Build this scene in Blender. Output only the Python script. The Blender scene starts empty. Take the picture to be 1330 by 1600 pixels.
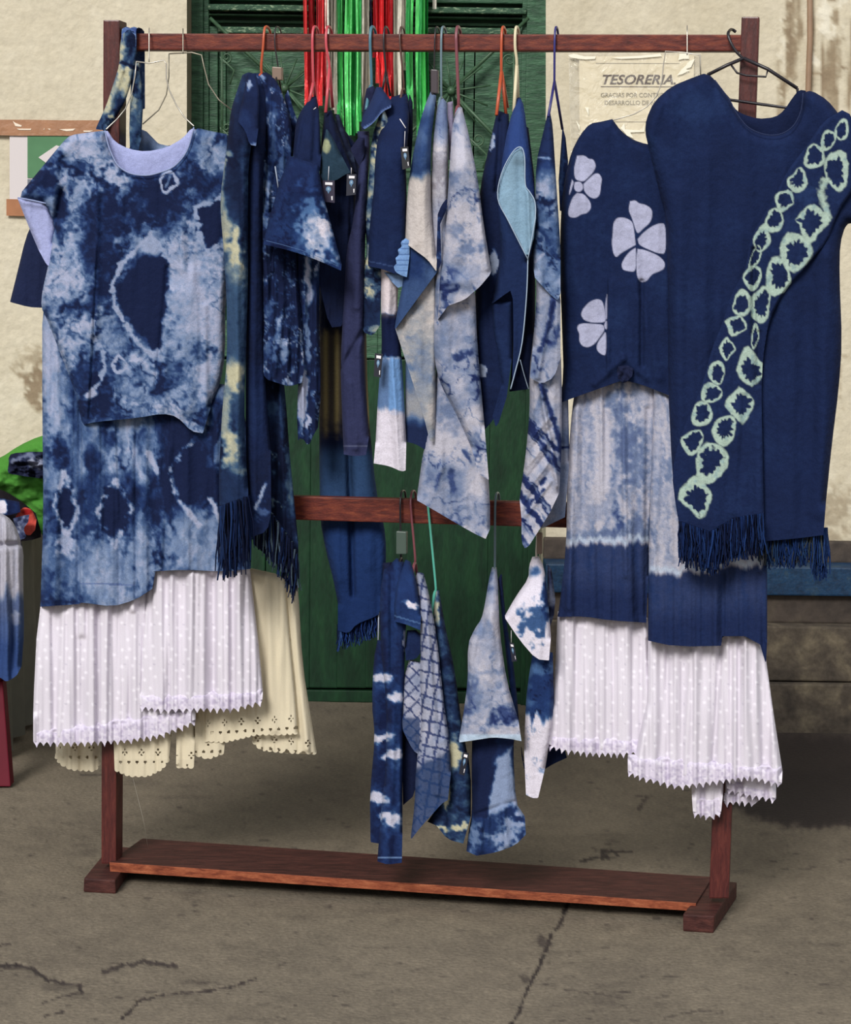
import bpy, bmesh, math, random
import numpy as np
from mathutils import Vector, Matrix

sc = bpy.context.scene
COL = sc.collection

# ------------------------------------------------------------------ camera
F_PX, PITCH, ROLL, CAM_H = 3300.0, 0.116, 0.013, 1.422
_c, _s = math.cos(ROLL), math.sin(ROLL)
R0 = np.array([1.0, 0, 0]); DN = np.array([0, -math.sin(PITCH), -math.cos(PITCH)])
FW = np.array([0, math.cos(PITCH), -math.sin(PITCH)]); CAM = np.array([0, 0, CAM_H])
cam_d = bpy.data.cameras.new('camera'); cam = bpy.data.objects.new('camera', cam_d)
COL.objects.link(cam); sc.camera = cam
cam_d.sensor_fit = 'HORIZONTAL'; cam_d.sensor_width = 36; cam_d.lens = 36 * F_PX / 1330
xc = _c * R0 - _s * DN; yc = -(_s * R0 + _c * DN); zc = -FW
cam.matrix_world = Matrix(((xc[0], yc[0], zc[0], 0), (xc[1], yc[1], zc[1], 0), (xc[2], yc[2], zc[2], CAM_H), (0, 0, 0, 1)))

# ------------------------------------------------------------------ world, sun, exposure
w = bpy.data.worlds.new('sky'); sc.world = w; w.use_nodes = True
nt = w.node_tree; bg = nt.nodes['Background']
tc = nt.nodes.new('ShaderNodeTexCoord'); sp = nt.nodes.new('ShaderNodeSeparateXYZ')
rp = nt.nodes.new('ShaderNodeValToRGB')
rp.color_ramp.elements[0].position = 0.0; rp.color_ramp.elements[0].color = (.60, .56, .50, 1)
rp.color_ramp.elements[1].position = 0.5; rp.color_ramp.elements[1].color = (.86, .92, 1.0, 1)
nt.links.new(tc.outputs['Generated'], sp.inputs[0]); nt.links.new(sp.outputs['Z'], rp.inputs[0])
nt.links.new(rp.outputs[0], bg.inputs['Color']); bg.inputs['Strength'].default_value = 0.80
sd = bpy.data.lights.new('sun', 'SUN'); sd.energy = 3.0; sd.angle = math.radians(20); sd.color = (1, .97, .93)
so = bpy.data.objects.new('sun', sd); COL.objects.link(so)
so.rotation_euler = Vector((.30, .80, -.60)).to_track_quat('-Z', 'Y').to_euler()
so.location = (-2, -4, 5)
vs = sc.view_settings; vs.view_transform = 'Standard'; vs.look = 'None'; vs.gamma = 1; vs.use_curve_mapping = False
vs.exposure = 0.0

# ------------------------------------------------------------------ geometry of the place
P0 = np.array([-.727, 4.734, 0.0]); PHI = .171
EX = np.array([math.cos(PHI), -math.sin(PHI), 0]); GY = np.array([math.sin(PHI), math.cos(PHI), 0])
def ray(px, py):
    px = np.asarray(px, float) - 665; py = np.asarray(py, float) - 800
    u = _c * px + _s * py; v = -_s * px + _c * py
    return FW * F_PX + u[..., None] * R0 + v[..., None] * DN
def RK(px, py, d):           # point at depth d behind the rack's front plane
    r = ray(px, py); t = (np.asarray(d, float) + GY @ (P0 - CAM)) / (r @ GY)
    return CAM + r * t[..., None]
def WY(px, py, Y):           # point at world depth Y
    r = ray(px, py); t = np.asarray(Y, float) / r[..., 1]
    return CAM + r * t[..., None]
def FLR(px, py, z):          # point on the ground at height z
    r = ray(px, py); t = (np.asarray(z, float) - CAM_H) / r[..., 2]
    return CAM + r * t[..., None]
def loc(p):                  # world -> rack-local
    q = np.asarray(p) - P0; return np.stack([q @ EX, q @ GY, np.asarray(p)[..., 2]], -1)
def unl(x, y, z): return P0 + EX * x + GY * y + np.array([0, 0, z])

# ------------------------------------------------------------------ colour and noise
def lin(c):
    c = np.asarray(c, float) / 255.0
    return np.where(c <= .04045, c / 12.92, ((c + .055) / 1.055) ** 2.4)
def _lat(seed, n=256):
    return np.random.RandomState(seed).rand(n, n)
_L = {}
def vn(x, y, seed):
    if seed not in _L: _L[seed] = _lat(seed)
    g = _L[seed]; xi = np.floor(x).astype(int); yi = np.floor(y).astype(int)
    fx = x - xi; fy = y - yi; fx = fx * fx * (3 - 2 * fx); fy = fy * fy * (3 - 2 * fy)
    a = g[xi % 256, yi % 256]; b = g[(xi + 1) % 256, yi % 256]; c = g[xi % 256, (yi + 1) % 256]; d = g[(xi + 1) % 256, (yi + 1) % 256]
    return (a * (1 - fx) + b * fx) * (1 - fy) + (c * (1 - fx) + d * fx) * fy
def fbm(x, y, sx, sy=None, oct=4, seed=1, gain=.5):
    sy = sy or sx; s = 0; a = 1; t = 0
    for k in range(oct):
        s = s + a * (vn(x / sx * 2 ** k + 17.3 * k, y / sy * 2 ** k + 9.1 * k, seed + k) * 2 - 1); t += a; a *= gain
    return s / t * 1.6
def sstep(a, b, x):
    t = np.clip((x - a) / (b - a + 1e-9), 0, 1); return t * t * (3 - 2 * t)
RAMPS = {
    'indigo': [(0, (18, 28, 60)), (.25, (30, 50, 94)), (.5, (68, 92, 132)), (.75, (118, 136, 168)), (1, (158, 164, 190))],
    'white':  [(0, (16, 26, 60)), (.25, (30, 52, 98)), (.5, (72, 104, 148)), (.75, (146, 158, 184)), (1, (208, 202, 214))],
    'cream':  [(0, (14, 22, 48)), (.25, (28, 46, 80)), (.5, (56, 82, 112)), (.75, (112, 128, 136)), (1, (184, 180, 152))],
    'warm':   [(0, (22, 30, 62)), (.25, (40, 62, 104)), (.5, (84, 108, 144)), (.75, (146, 148, 154)), (1, (190, 182, 178))],
    'navy':   [(0, (13, 19, 42)), (.25, (20, 33, 68)), (.5, (36, 56, 98)), (.75, (78, 100, 142)), (1, (158, 168, 190))],
    'pale':   [(0, (28, 40, 84)), (.25, (58, 74, 118)), (.5, (108, 122, 152)), (.75, (146, 151, 172)), (1, (176, 174, 186))],
    'grey':   [(0, (22, 26, 48)), (.25, (36, 42, 70)), (.5, (54, 62, 92)), (.75, (90, 98, 126)), (1, (140, 146, 168))],
}
def segd(x, y, pts):
    best = np.full(np.shape(x), 1e9)
    for (ax, ay), (bx, by) in zip(pts[:-1], pts[1:]):
        dx, dy = bx - ax, by - ay; L = dx * dx + dy * dy + 1e-9
        t = np.clip(((x - ax) * dx + (y - ay) * dy) / L, 0, 1)
        best = np.minimum(best, np.hypot(x - ax - t * dx, y - ay - t * dy))
    return best
def inside(x, y, poly):
    r = np.zeros(np.shape(x), bool); n = len(poly)
    for i in range(n):
        (ax, ay), (bx, by) = poly[i], poly[(i + 1) % n]
        if ay == by: continue
        c = ((ay > y) != (by > y)) & (x < (bx - ax) * (y - ay) / (by - ay) + ax); r ^= c
    return r
class Dye:
    """dye pattern evaluated on the cloth's own flat coordinates: F 0 = deep indigo, 1 = undyed"""
    def __init__(s, x, y, seed):
        s.x, s.y, s.seed = x, y, seed
        s.wx = x + 5 * fbm(x, y, 22, seed=seed) + 2.0 * fbm(x, y, 6, oct=2, seed=seed + 7)
        s.wy = y + 5 * fbm(x, y, 22, seed=seed + 3) + 2.0 * fbm(x, y, 6, oct=2, seed=seed + 9)
        s.F = np.full(x.shape, .3); s.C = None; s.n = fbm(x, y, 8, oct=3, seed=seed + 5)
    def base(s, v, amp=0, sx=40, sy=None, oct=5): s.F = v + amp * fbm(s.wx, s.wy, sx, sy, oct, s.seed + 20); return s
    def add(s, amp, sx, sy=None, oct=4, k=31): s.F = s.F + amp * fbm(s.wx, s.wy, sx, sy, oct, s.seed + k); return s
    def veins(s, amp, sx, sy=None, wdt=.10, k=41, thr=None):
        n = fbm(s.wx, s.wy, sx, sy, 3, s.seed + k); v = np.exp(-(n / wdt) ** 2)
        m = sstep(-.2, .5, fbm(s.x, s.y, sx * 1.7, sx * 1.7, 2, s.seed + k + 5)); s.F = s.F + amp * v * m; return s
    def blob(s, cx, cy, rx, ry, v, soft=.35, rot=0, jag=.15, amt=1):
        a = math.radians(rot); dx, dy = s.wx - cx, s.wy - cy
        u = (dx * math.cos(a) + dy * math.sin(a)) / rx; w_ = (-dx * math.sin(a) + dy * math.cos(a)) / ry
        r = np.hypot(u, w_) + jag * s.n
        m = amt * (1 - sstep(1 - soft, 1 + soft, r)); s.F = s.F * (1 - m) + v * m; return s
    def poly(s, pts, v, soft=3, amt=1):
        i = inside(s.wx, s.wy, pts); d = segd(s.wx, s.wy, pts + pts[:1]); d = np.where(i, d, -d)
        m = amt * sstep(-soft, soft, d); s.F = s.F * (1 - m) + v * m; return s
    def line(s, pts, wd, v, jag=.5, amt=1, soft=.6):
        d = segd(s.x + .25 * (s.wx - s.x), s.y + .25 * (s.wy - s.y), pts) / wd + jag * fbm(s.x, s.y, 5, oct=2, seed=s.seed + 77)
        m = amt * (1 - sstep(1 - soft, 1 + soft, d)); s.F = s.F * (1 - m) + v * m; return s
    def band(s, y0, y1, v, soft=4, amt=1, jag=6, sx=9):
        yy = s.y + jag * fbm(s.x, s.y, sx, 60, 3, s.seed + 13)
        m = amt * sstep(y0 - soft, y0 + soft, yy) * (1 - sstep(y1 - soft, y1 + soft, yy)); s.F = s.F * (1 - m) + v * m; return s
    def ring(s, cx, cy, rx, ry, v=1, t=.3, rot=0, teeth=11, amt=1):
        a = math.radians(rot); dx, dy = s.x - cx, s.y - cy
        u = (dx * math.cos(a) + dy * math.sin(a)) / rx; w_ = (-dx * math.sin(a) + dy * math.cos(a)) / ry
        th = np.arctan2(w_, u); ex = 1.75 + .5 * math.sin(cx * .9); r = (np.abs(u) ** ex + np.abs(w_) ** ex) ** (1 / ex) + .07 * s.n
        r = r * (1 + .07 * np.sin(th * 3 + cx) + .05 * np.sin(th * 2 + cy))
        saw = ((th * teeth / 6.283 + cx * .37) % 1); inn = 1 - t * (1 + .55 * (np.abs(saw * 2 - 1) - .5) + .35 * s.n + .45 * np.sin(th + cy))
        m = amt * sstep(inn - .05, inn + .05, r) * (1 - sstep(.97, 1.10, r)); s.F = s.F * (1 - m) + v * m
        return s
    def ramp(s, name='indigo'):
        st = RAMPS[name]; xs = [a for a, _ in st]; f = np.clip(.47 + (s.F - .5) * (1.32 if name != 'navy' else 1.0) + (.03 if name == 'navy' else 0), 0, 1)
        s.C = np.stack([np.interp(f, xs, [lin(c)[k] for _, c in st]) for k in range(3)], -1); return s
    def over(s, m, c):
        m = np.clip(m, 0, 1)[..., None]; s.C = s.C * (1 - m) + lin(c) * m; return s
    def flat(s, c, amp=.06, sx=30, sy=None):
        s.C = lin(c) * (1 + amp * fbm(s.x, s.y, sx, sy, 4, s.seed + 3))[..., None]; return s

# ------------------------------------------------------------------ materials
MATS = {}
def mat(name, color=(.5, .5, .5), rough=.6, metal=0, attr=None, noise=0, nscale=20, bump=0, bscale=200, srgb=None, alpha=None, trans=0, stretch=None, coat=0, spec=.5, cols=None, sheen=0):
    if name in MATS: return MATS[name]
    m = bpy.data.materials.new(name); m.use_nodes = True; t = m.node_tree; b = t.nodes['Principled BSDF']
    if srgb: color = tuple(float(v) for v in lin(srgb))
    b.inputs['Roughness'].default_value = rough; b.inputs['Metallic'].default_value = metal
    b.inputs['Specular IOR Level'].default_value = spec
    b.inputs['Coat Weight'].default_value = coat; b.inputs['Transmission Weight'].default_value = trans
    if sheen: b.inputs['Sheen Weight'].default_value = sheen; b.inputs['Sheen Roughness'].default_value = .6
    if alpha is not None: b.inputs['Alpha'].default_value = alpha
    co = t.nodes.new('ShaderNodeTexCoord'); mp = t.nodes.new('ShaderNodeMapping')
    t.links.new(co.outputs['Object'], mp.inputs[0])
    if stretch: mp.inputs['Scale'].default_value = stretch
    if attr:
        a = t.nodes.new('ShaderNodeAttribute'); a.attribute_name = attr; src = a.outputs['Color']
    else:
        a = t.nodes.new('ShaderNodeRGB'); a.outputs[0].default_value = (*color, 1); src = a.outputs[0]
    if cols:
        n = t.nodes.new('ShaderNodeTexNoise'); n.inputs['Scale'].default_value = nscale; n.inputs['Detail'].default_value = 6; n.inputs['Distortion'].default_value = .6
        t.links.new(mp.outputs[0], n.inputs['Vector']); r = t.nodes.new('ShaderNodeValToRGB')
        el = r.color_ramp.elements
        for k, (p_, c_) in enumerate(cols):
            e_ = el[k] if k < 2 else el.new(p_); e_.position = p_; e_.color = (*[float(v) for v in lin(c_)], 1)
        t.links.new(n.outputs['Fac'], r.inputs[0]); src = r.outputs[0]
    if noise:
        n = t.nodes.new('ShaderNodeTexNoise'); n.inputs['Scale'].default_value = nscale if not cols else nscale * 6; n.inputs['Detail'].default_value = 5
        t.links.new(mp.outputs[0], n.inputs['Vector'])
        mr = t.nodes.new('ShaderNodeMapRange'); mr.inputs['From Min'].default_value = .25; mr.inputs['From Max'].default_value = .75
        mr.inputs['To Min'].default_value = 1 - noise; mr.inputs['To Max'].default_value = 1 + noise
        t.links.new(n.outputs['Fac'], mr.inputs['Value'])
        mx = t.nodes.new('ShaderNodeMix'); mx.data_type = 'RGBA'; mx.blend_type = 'MULTIPLY'; mx.inputs['Factor'].default_value = 1
        t.links.new(src, mx.inputs[6]); t.links.new(mr.outputs[0], mx.inputs[7]); src = mx.outputs[2]
    t.links.new(src, b.inputs['Base Color'])
    if bump:
        n = t.nodes.new('ShaderNodeTexNoise'); n.inputs['Scale'].default_value = bscale; n.inputs['Detail'].default_value = 4
        t.links.new(mp.outputs[0], n.inputs['Vector']); bp = t.nodes.new('ShaderNodeBump')
        bp.inputs['Strength'].default_value = bump; bp.inputs['Distance'].default_value = .01
        t.links.new(n.outputs['Fac'], bp.inputs['Height']); t.links.new(bp.outputs[0], b.inputs['Normal'])
    MATS[name] = m; return m
M_CLOTH = mat('dyed_cotton', attr='dye', rough=.92, spec=.15, noise=.16, nscale=420, bump=.35, bscale=60, sheen=.0)
M_LACE = mat('white_lace_cotton', attr='dye', rough=.9, spec=.15, noise=.05, nscale=500, bump=.12, bscale=600)
M_PLASTER = mat('painted_plaster', attr='dye', rough=.85, spec=.2, noise=.07, nscale=60, bump=.5, bscale=35)
M_CONC = mat('worn_concrete', attr='dye', rough=.85, spec=.2, noise=.22, nscale=110, bump=.35, bscale=90)
M_WOOD = mat('red_brown_varnished_wood', rough=.5, spec=.25, coat=.0, noise=.25, nscale=9, stretch=(2, 14, 14), bump=.12, bscale=40,
             cols=[(.3, (70, 29, 26)), (.5, (98, 42, 34)), (.72, (126, 62, 42))])
M_WOODF = mat('dark_worn_wood', rough=.6, spec=.2, noise=.25, nscale=9, stretch=(2, 10, 10), bump=.15, bscale=40, cols=[(.3, (50, 26, 24)), (.5, (66, 36, 33)), (.72, (84, 48, 42))])
M_WOODE = mat('orange_wood_edge', rough=.55, spec=.2, noise=.25, nscale=9, stretch=(2, 14, 14), bump=.1, bscale=40, cols=[(.3, (104, 50, 34)), (.5, (136, 72, 48)), (.72, (160, 94, 64))])
M_WOODV = mat('red_brown_varnished_post', rough=.42, spec=.4, coat=.15, noise=.2, nscale=9, stretch=(14, 14, 2), bump=.12, bscale=40,
              cols=[(.3, (58, 24, 24)), (.5, (76, 31, 29)), (.72, (94, 44, 38))])
M_DOOR = mat('green_door_paint', rough=.5, spec=.35, noise=.25, nscale=14, stretch=(1, 1, 5), bump=.3, bscale=50,
             cols=[(.28, (38, 68, 50)), (.5, (52, 88, 64)), (.68, (70, 110, 82))])
M_DOORH = mat('green_door_paint_worn', rough=.5, spec=.35, noise=.3, nscale=18, stretch=(3, 1, 9), bump=.4, bscale=60,
              cols=[(.3, (36, 64, 48)), (.55, (56, 92, 68)), (.66, (140, 160, 130))])
M_DOORL = mat('green_door_plank_paint', rough=.55, spec=.3, noise=.2, nscale=10, stretch=(2, 1, .6), bump=.15, bscale=60,
              cols=[(.3, (14, 40, 25)), (.5, (19, 52, 32)), (.7, (27, 64, 38))])

# ------------------------------------------------------------------ object helpers
ORG = {}
def link(o, parent):
    COL.objects.link(o)
    if parent is not None:
        o.parent = parent; o.location = [-v for v in ORG.get(parent.name, (0, 0, 0))]
    return o
def thing(name, label, cat, at=(0, 0, 0), group=None):
    o = bpy.data.objects.new(name, None); COL.objects.link(o); o.empty_display_size = .05
    o.location = [float(v) for v in at]; ORG[o.name] = tuple(float(v) for v in at)
    o['label'] = label; o['category'] = cat
    if group: o['group'] = group
    return o
def tag(o, label=None, cat=None, group=None, kind=None):
    if label: o['label'] = label
    if cat: o['category'] = cat
    if group: o['group'] = group
    if kind: o['kind'] = kind
    return o
def mesh_np(name, V, Fq, m, parent=None, col=None, smooth=True):
    me = bpy.data.meshes.new(name); V = np.asarray(V, np.float32); 
    tri = Fq if isinstance(Fq, list) else [Fq]
    nl = sum(f.size for f in tri); nf = sum(len(f) for f in tri)
    me.vertices.add(len(V)); me.vertices.foreach_set('co', V.ravel())
    me.loops.add(nl); me.polygons.add(nf)
    me.loops.foreach_set('vertex_index', np.concatenate([f.ravel() for f in tri]).astype(np.int32))
    tot = np.concatenate([np.full(len(f), f.shape[1]) for f in tri]); st = np.concatenate([[0], np.cumsum(tot)[:-1]])
    me.polygons.foreach_set('loop_start', st.astype(np.int32)); me.update(calc_edges=True); me.validate()
    if smooth: me.shade_smooth()
    if col is not None:
        a = me.attributes.new('dye', 'FLOAT_COLOR', 'POINT')
        c4 = np.ones((len(V), 4), np.float32); c4[:, :3] = col; a.data.foreach_set('color', c4.ravel())
    me.materials.append(m); o = bpy.data.objects.new(name, me); return link(o, parent)
def bm_obj(name, bm, m, parent=None, smooth=False):
    me = bpy.data.meshes.new(name); bmesh.ops.recalc_face_normals(bm, faces=bm.faces[:]); bm.to_mesh(me); bm.free(); me.materials.append(m)
    if smooth: me.shade_smooth()
    return link(bpy.data.objects.new(name, me), parent)
def hexa(bm, c8, bev=0):
    v = [bm.verts.new([float(k) for k in p]) for p in c8]
    fs = [bm.faces.new([v[i] for i in q]) for q in ((0, 1, 2, 3), (7, 6, 5, 4), (0, 4, 5, 1), (1, 5, 6, 2), (2, 6, 7, 3), (3, 7, 4, 0))]
    if bev:
        es = list({e for f in fs for e in f.edges}); bmesh.ops.bevel(bm, geom=es, offset=bev, segments=2, affect='EDGES', profile=.6)
def box(name, x0, x1, y0, y1, z0, z1, m, parent=None, bev=.003):
    bm = bmesh.new(); hexa(bm, [(x0, y0, z0), (x1, y0, z0), (x1, y0, z1), (x0, y0, z1), (x0, y1, z0), (x1, y1, z0), (x1, y1, z1), (x0, y1, z1)], bev)
    return bm_obj(name, bm, m, parent)
def slab(name, quad, d0, depth, m, parent, bev=.003, zb=None, raw=False):     # a rack timber: front face corners + depth
    fr = [loc(RK(x, y, d0)) for x, y in quad]
    if zb is not None:
        for k in (2, 3): fr[k][2] = zb
    c8 = [unl(*p) for p in fr] + [unl(p[0], p[1] + depth, p[2]) for p in fr]
    bm = bmesh.new(); hexa(bm, c8, bev); return bm_obj(name, bm, m, parent)
def tube_into(bm, pts, r, n=8, closed=False):
    pts = [Vector([float(k) for k in p]) for p in pts]; rings = []; N = len(pts)
    rr = r if isinstance(r, (list, tuple)) else [r] * N
    up = None
    for i, p in enumerate(pts):
        a = pts[max(i - 1, 0)]; b = pts[min(i + 1, N - 1)]; t = (b - a).normalized()
        if up is None: up = t.orthogonal().normalized()
        else:
            up = (up - t * up.dot(t))
            up = up.normalized() if up.length > 1e-6 else t.orthogonal().normalized()
        s = t.cross(up)
        rings.append([bm.verts.new(p + (up * math.cos(6.28318 * k / n) + s * math.sin(6.28318 * k / n)) * rr[i]) for k in range(n)])
    for A, B in zip(rings[:-1], rings[1:]):
        for k in range(n): bm.faces.new((A[k], A[(k + 1) % n], B[(k + 1) % n], B[k]))
    bm.faces.new(rings[0][::-1]); bm.faces.new(rings[-1])
def crom(pts, k=6):
    P = [np.asarray(p, float) for p in pts]
    if len(P) < 3: return P
    out = []
    for i in range(len(P) - 1):
        a = P[max(i - 1, 0)]; b = P[i]; c = P[i + 1]; d = P[min(i + 2, len(P) - 1)]
        for j in range(k):
            t = j / k; out.append(.5 * ((2 * b) + (c - a) * t + (2 * a - 5 * b + 4 * c - d) * t * t + (3 * b - a - 3 * c + d) * t ** 3))
    out.append(P[-1]); return out
def tube(name, pts, r, m, parent=None, n=8, sm=0):
    bm = bmesh.new(); tube_into(bm, crom(pts, sm) if sm else pts, r, n); return bm_obj(name, bm, m, parent, True)
def rkpts(px, d):
    """px: list of (x,y[,d])"""
    return [RK(p[0], p[1], p[2] if len(p) > 2 else d) for p in px]

# ------------------------------------------------------------------ cloth
def chaikin(P):
    if len(P) < 3: return P
    o = [P[0]]
    for a, b in zip(P[:-1], P[1:]):
        o += [(a[0] * .78 + b[0] * .22, a[1] * .78 + b[1] * .22), (a[0] * .22 + b[0] * .78, a[1] * .22 + b[1] * .78)]
    return o + [P[-1]]
def zig(P, pitch=11, depth=8, scal=False):
    o = []; P = [np.array(p, float) for p in P]; acc = 0; k = 0
    for a, b in zip(P[:-1], P[1:]):
        L = np.hypot(*(b - a)); n = max(1, round(L / pitch)); t = (b - a) / L; nr = np.array([-t[1], t[0]])
        if nr[1] < 0: nr = -nr
        for i in range(n):
            if scal:
                for q in (0, .12, .3, .5, .7, .88): o.append(tuple(a + (b - a) * (i + q) / n + nr * depth * math.sin(math.pi * q) ** .6))
            else:
                jj = depth * (.8 + .4 * ((i * 7 + 3) % 5) / 5)
                o += [tuple(a + (b - a) * (i + .0) / n), tuple(a + (b - a) * (i + .30) / n + nr * jj * .45), tuple(a + (b - a) * (i + .5) / n + nr * jj), tuple(a + (b - a) * (i + .70) / n + nr * jj * .45)]
    o.append(tuple(P[-1])); return o
def gridfill(poly, step):
    A = np.array(poly); x0, y0 = A.min(0) - step; x1, y1 = A.max(0) + step
    xs = np.arange(x0, x1 + step, step); ys = np.arange(y0, y1 + step, step)
    cx, cy = np.meshgrid(xs[:-1] + step / 2, ys[:-1] + step / 2)
    ins = inside(cx, cy, poly)
    return xs, ys, cx, cy, ins
def cloth(name, parent, left, hem, right, d, paint, seed=1, step=2.0, bulge=.02, ew=14, folds=(), steps=(), wave=(.004, 14, 160), wave2=None,
          back=.03, shrink=1.0, proj=RK, smooth=1, m=None, holes=None, hemz=None, scoop=None):
    m = m or M_CLOTH
    for _ in range(smooth): left = chaikin(left); right = chaikin(right); hem = chaikin(hem) if hemz is None else hem
    if hemz: hem = zig(hem, *hemz)
    poly = [tuple(p) for p in list(left) + list(hem) + list(right)]
    sidesL = list(left); sidesR = list(right) + [left[0]]
    def depth(x, y, flip=False):
        if isinstance(d, (list, tuple)): D = np.interp(y, [a for a, _ in d], [b for _, b in d])
        else: D = np.full(x.shape, float(d))
        e = np.minimum(segd(x, y, sidesL), segd(x, y, sidesR)); t = np.clip(e / ew, 0, 1)
        rec = bulge * (1 - np.sqrt(np.clip(1 - (1 - t) ** 2, 0, 1)))
        if flip:
            return D + bulge + back * np.sqrt(np.clip(1 - (1 - t) ** 2, 0, 1)), t
        D = D + rec; tt = sstep(0, .6, t)
        if wave: D = D - wave[0] * tt * (fbm(x, y, wave[1], wave[2], 3, seed + 50))
        if wave2: D = D - wave2[0] * tt * (fbm(x, y, wave2[1], wave2[2], 3, seed + 57))
        for (ax, ay, bx, by, wd, amp) in folds:
            s_ = (y - ay) / (by - ay + 1e-6) if abs(by - ay) > abs(bx - ax) else (x - ax) / (bx - ax + 1e-6)
            dd = segd(x, y, [(ax, ay), (bx, by)]); D = D - amp * np.exp(-(dd / wd) ** 2)
        for (ax, ay, bx, by, wd, amp) in steps:      # the cloth right of the line lies over the cloth left of it
            tq = np.clip((y - ay) / (by - ay + 1e-6), -.2, 1.2); lx = ax + (bx - ax) * tq; dx = x - lx
            fade = sstep(-.12, .08, (y - ay) / (by - ay + 1e-6)) * (1 - sstep(.95, 1.15, (y - ay) / (by - ay + 1e-6)))
            D = D - amp * fade * sstep(-1.5, 1.5, dx * np.sign(wd)) * np.exp(-np.clip(dx * np.sign(wd), 0, None) / abs(wd))
        if scoop: D = D - scoop(x, y)
        return D, t
    def sheet(st, flip):
        xs, ys, cx, cy, ins = gridfill(poly, st)
        if holes is not None and not flip: ins &= ~holes(cx, cy)
        nx = len(xs); j, i = np.nonzero(ins)
        q = np.stack([j * nx + i, (j + 1) * nx + i, (j + 1) * nx + i + 1, j * nx + i + 1], -1)
        used, inv = np.unique(q, return_inverse=True); q = inv.reshape(q.shape)
        vx = xs[used % nx].copy(); vy = ys[used // nx].copy()
        cnt = np.bincount(q.ravel(), minlength=len(used)); bd = cnt < 4
        if holes is not None and not flip:
            bd &= segd(vx, vy, poly + poly[:1]) < st * 1.5
        bx, by = vx[bd], vy[bd]; best = np.full(bx.shape, 1e9); nxp = bx.copy(); nyp = by.copy(); PP = poly + poly[:1]
        for (ax, ay), (ex, ey) in zip(PP[:-1], PP[1:]):
            dx, dy = ex - ax, ey - ay; L = dx * dx + dy * dy + 1e-9; t = np.clip(((bx - ax) * dx + (by - ay) * dy) / L, 0, 1)
            qx, qy = ax + t * dx, ay + t * dy; dd = np.hypot(bx - qx, by - qy); mk = dd < best
            best[mk] = dd[mk]; nxp[mk] = qx[mk]; nyp[mk] = qy[mk]
        vx[bd] = nxp; vy[bd] = nyp
        return vx, vy, (q if not flip else q[:, ::-1])
    vx, vy, q = sheet(step, False); D, _ = depth(vx, vy); V = proj(vx, vy, D)
    P = Dye(vx, vy, seed); paint(P); C = P.C
    if back:
        bx, by, bq = sheet(step * 3, True); BD, _ = depth(bx, by, True); BV = proj(bx, by, BD)
        if shrink != 1 and proj is RK:
            L = loc(BV); cxm = L[:, 0].mean(); L[:, 0] = cxm + (L[:, 0] - cxm) * shrink; BV = P0 + L[:, :1] * EX + L[:, 1:2] * GY; BV[:, 2] = L[:, 2]
        PB = Dye(bx, by, seed); paint(PB); q = np.concatenate([q, bq + len(V)]); V = np.concatenate([V, BV]); C = np.concatenate([C, PB.C])
    o = mesh_np(name, V, q, m, parent, C)
    o['_d'] = 0; del o['_d']
    return o
def fringe(name, parent, line, ln, n, d, cols, seed=1, wd=1.6, sway=5, proj=RK):
    n = int(n * 1.9); wd = wd * 1.15
    rs = np.random.RandomState(seed); V = []; Q = []; C = []
    L = [np.array(p, float) for p in line]; seg = [np.hypot(*(b - a)) for a, b in zip(L[:-1], L[1:])]; tot = sum(seg)
    for k in range(n):
        t = (k + rs.rand()) / n * tot; i = 0
        while i < len(seg) - 1 and t > seg[i]: t -= seg[i]; i += 1
        p = L[i] + (L[i + 1] - L[i]) * min(t / seg[i], 1); l = ln * (.65 + .5 * rs.rand()); x, y = p; D = d + .012 * rs.randn() * .5
        w_ = wd * (.6 + .8 * rs.rand()); b0 = len(V); sx = sway * rs.randn() * .5; c = lin(cols[rs.randint(len(cols))]) * (.75 + .5 * rs.rand())
        N = 5
        for s in range(N):
            f = s / (N - 1); xx = x + sx * f + 2.6 * math.sin(f * (3.5 + 3 * ((k * 37) % 11) / 11) + k) * f ** .6; yy = y + l * f - 4; ww = w_ * (1 - .55 * f)
            for (ox, od) in ((-ww, 0), (ww, 0), (0, -ww / 690 * 1.2)):
                V.append(proj(xx + ox, yy, D + od)); C.append(c)
            if s:
                a = b0 + 3 * (s - 1)
                for u in range(3): Q.append((a + u, a + (u + 1) % 3, a + 3 + (u + 1) % 3, a + 3 + u))
    o = mesh_np(name, np.array(V), np.array(Q), M_CLOTH, parent, np.array(C)); o['kind'] = 'stuff'; return o
# ================================================================== SETTING
YW, YD = 6.64, 6.80          # wall face, door face
def struct(o): o['kind'] = 'structure'; return o
def px2(x, y, Y): p = WY(x, y, Y); return float(p[0]), float(p[2])
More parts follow.
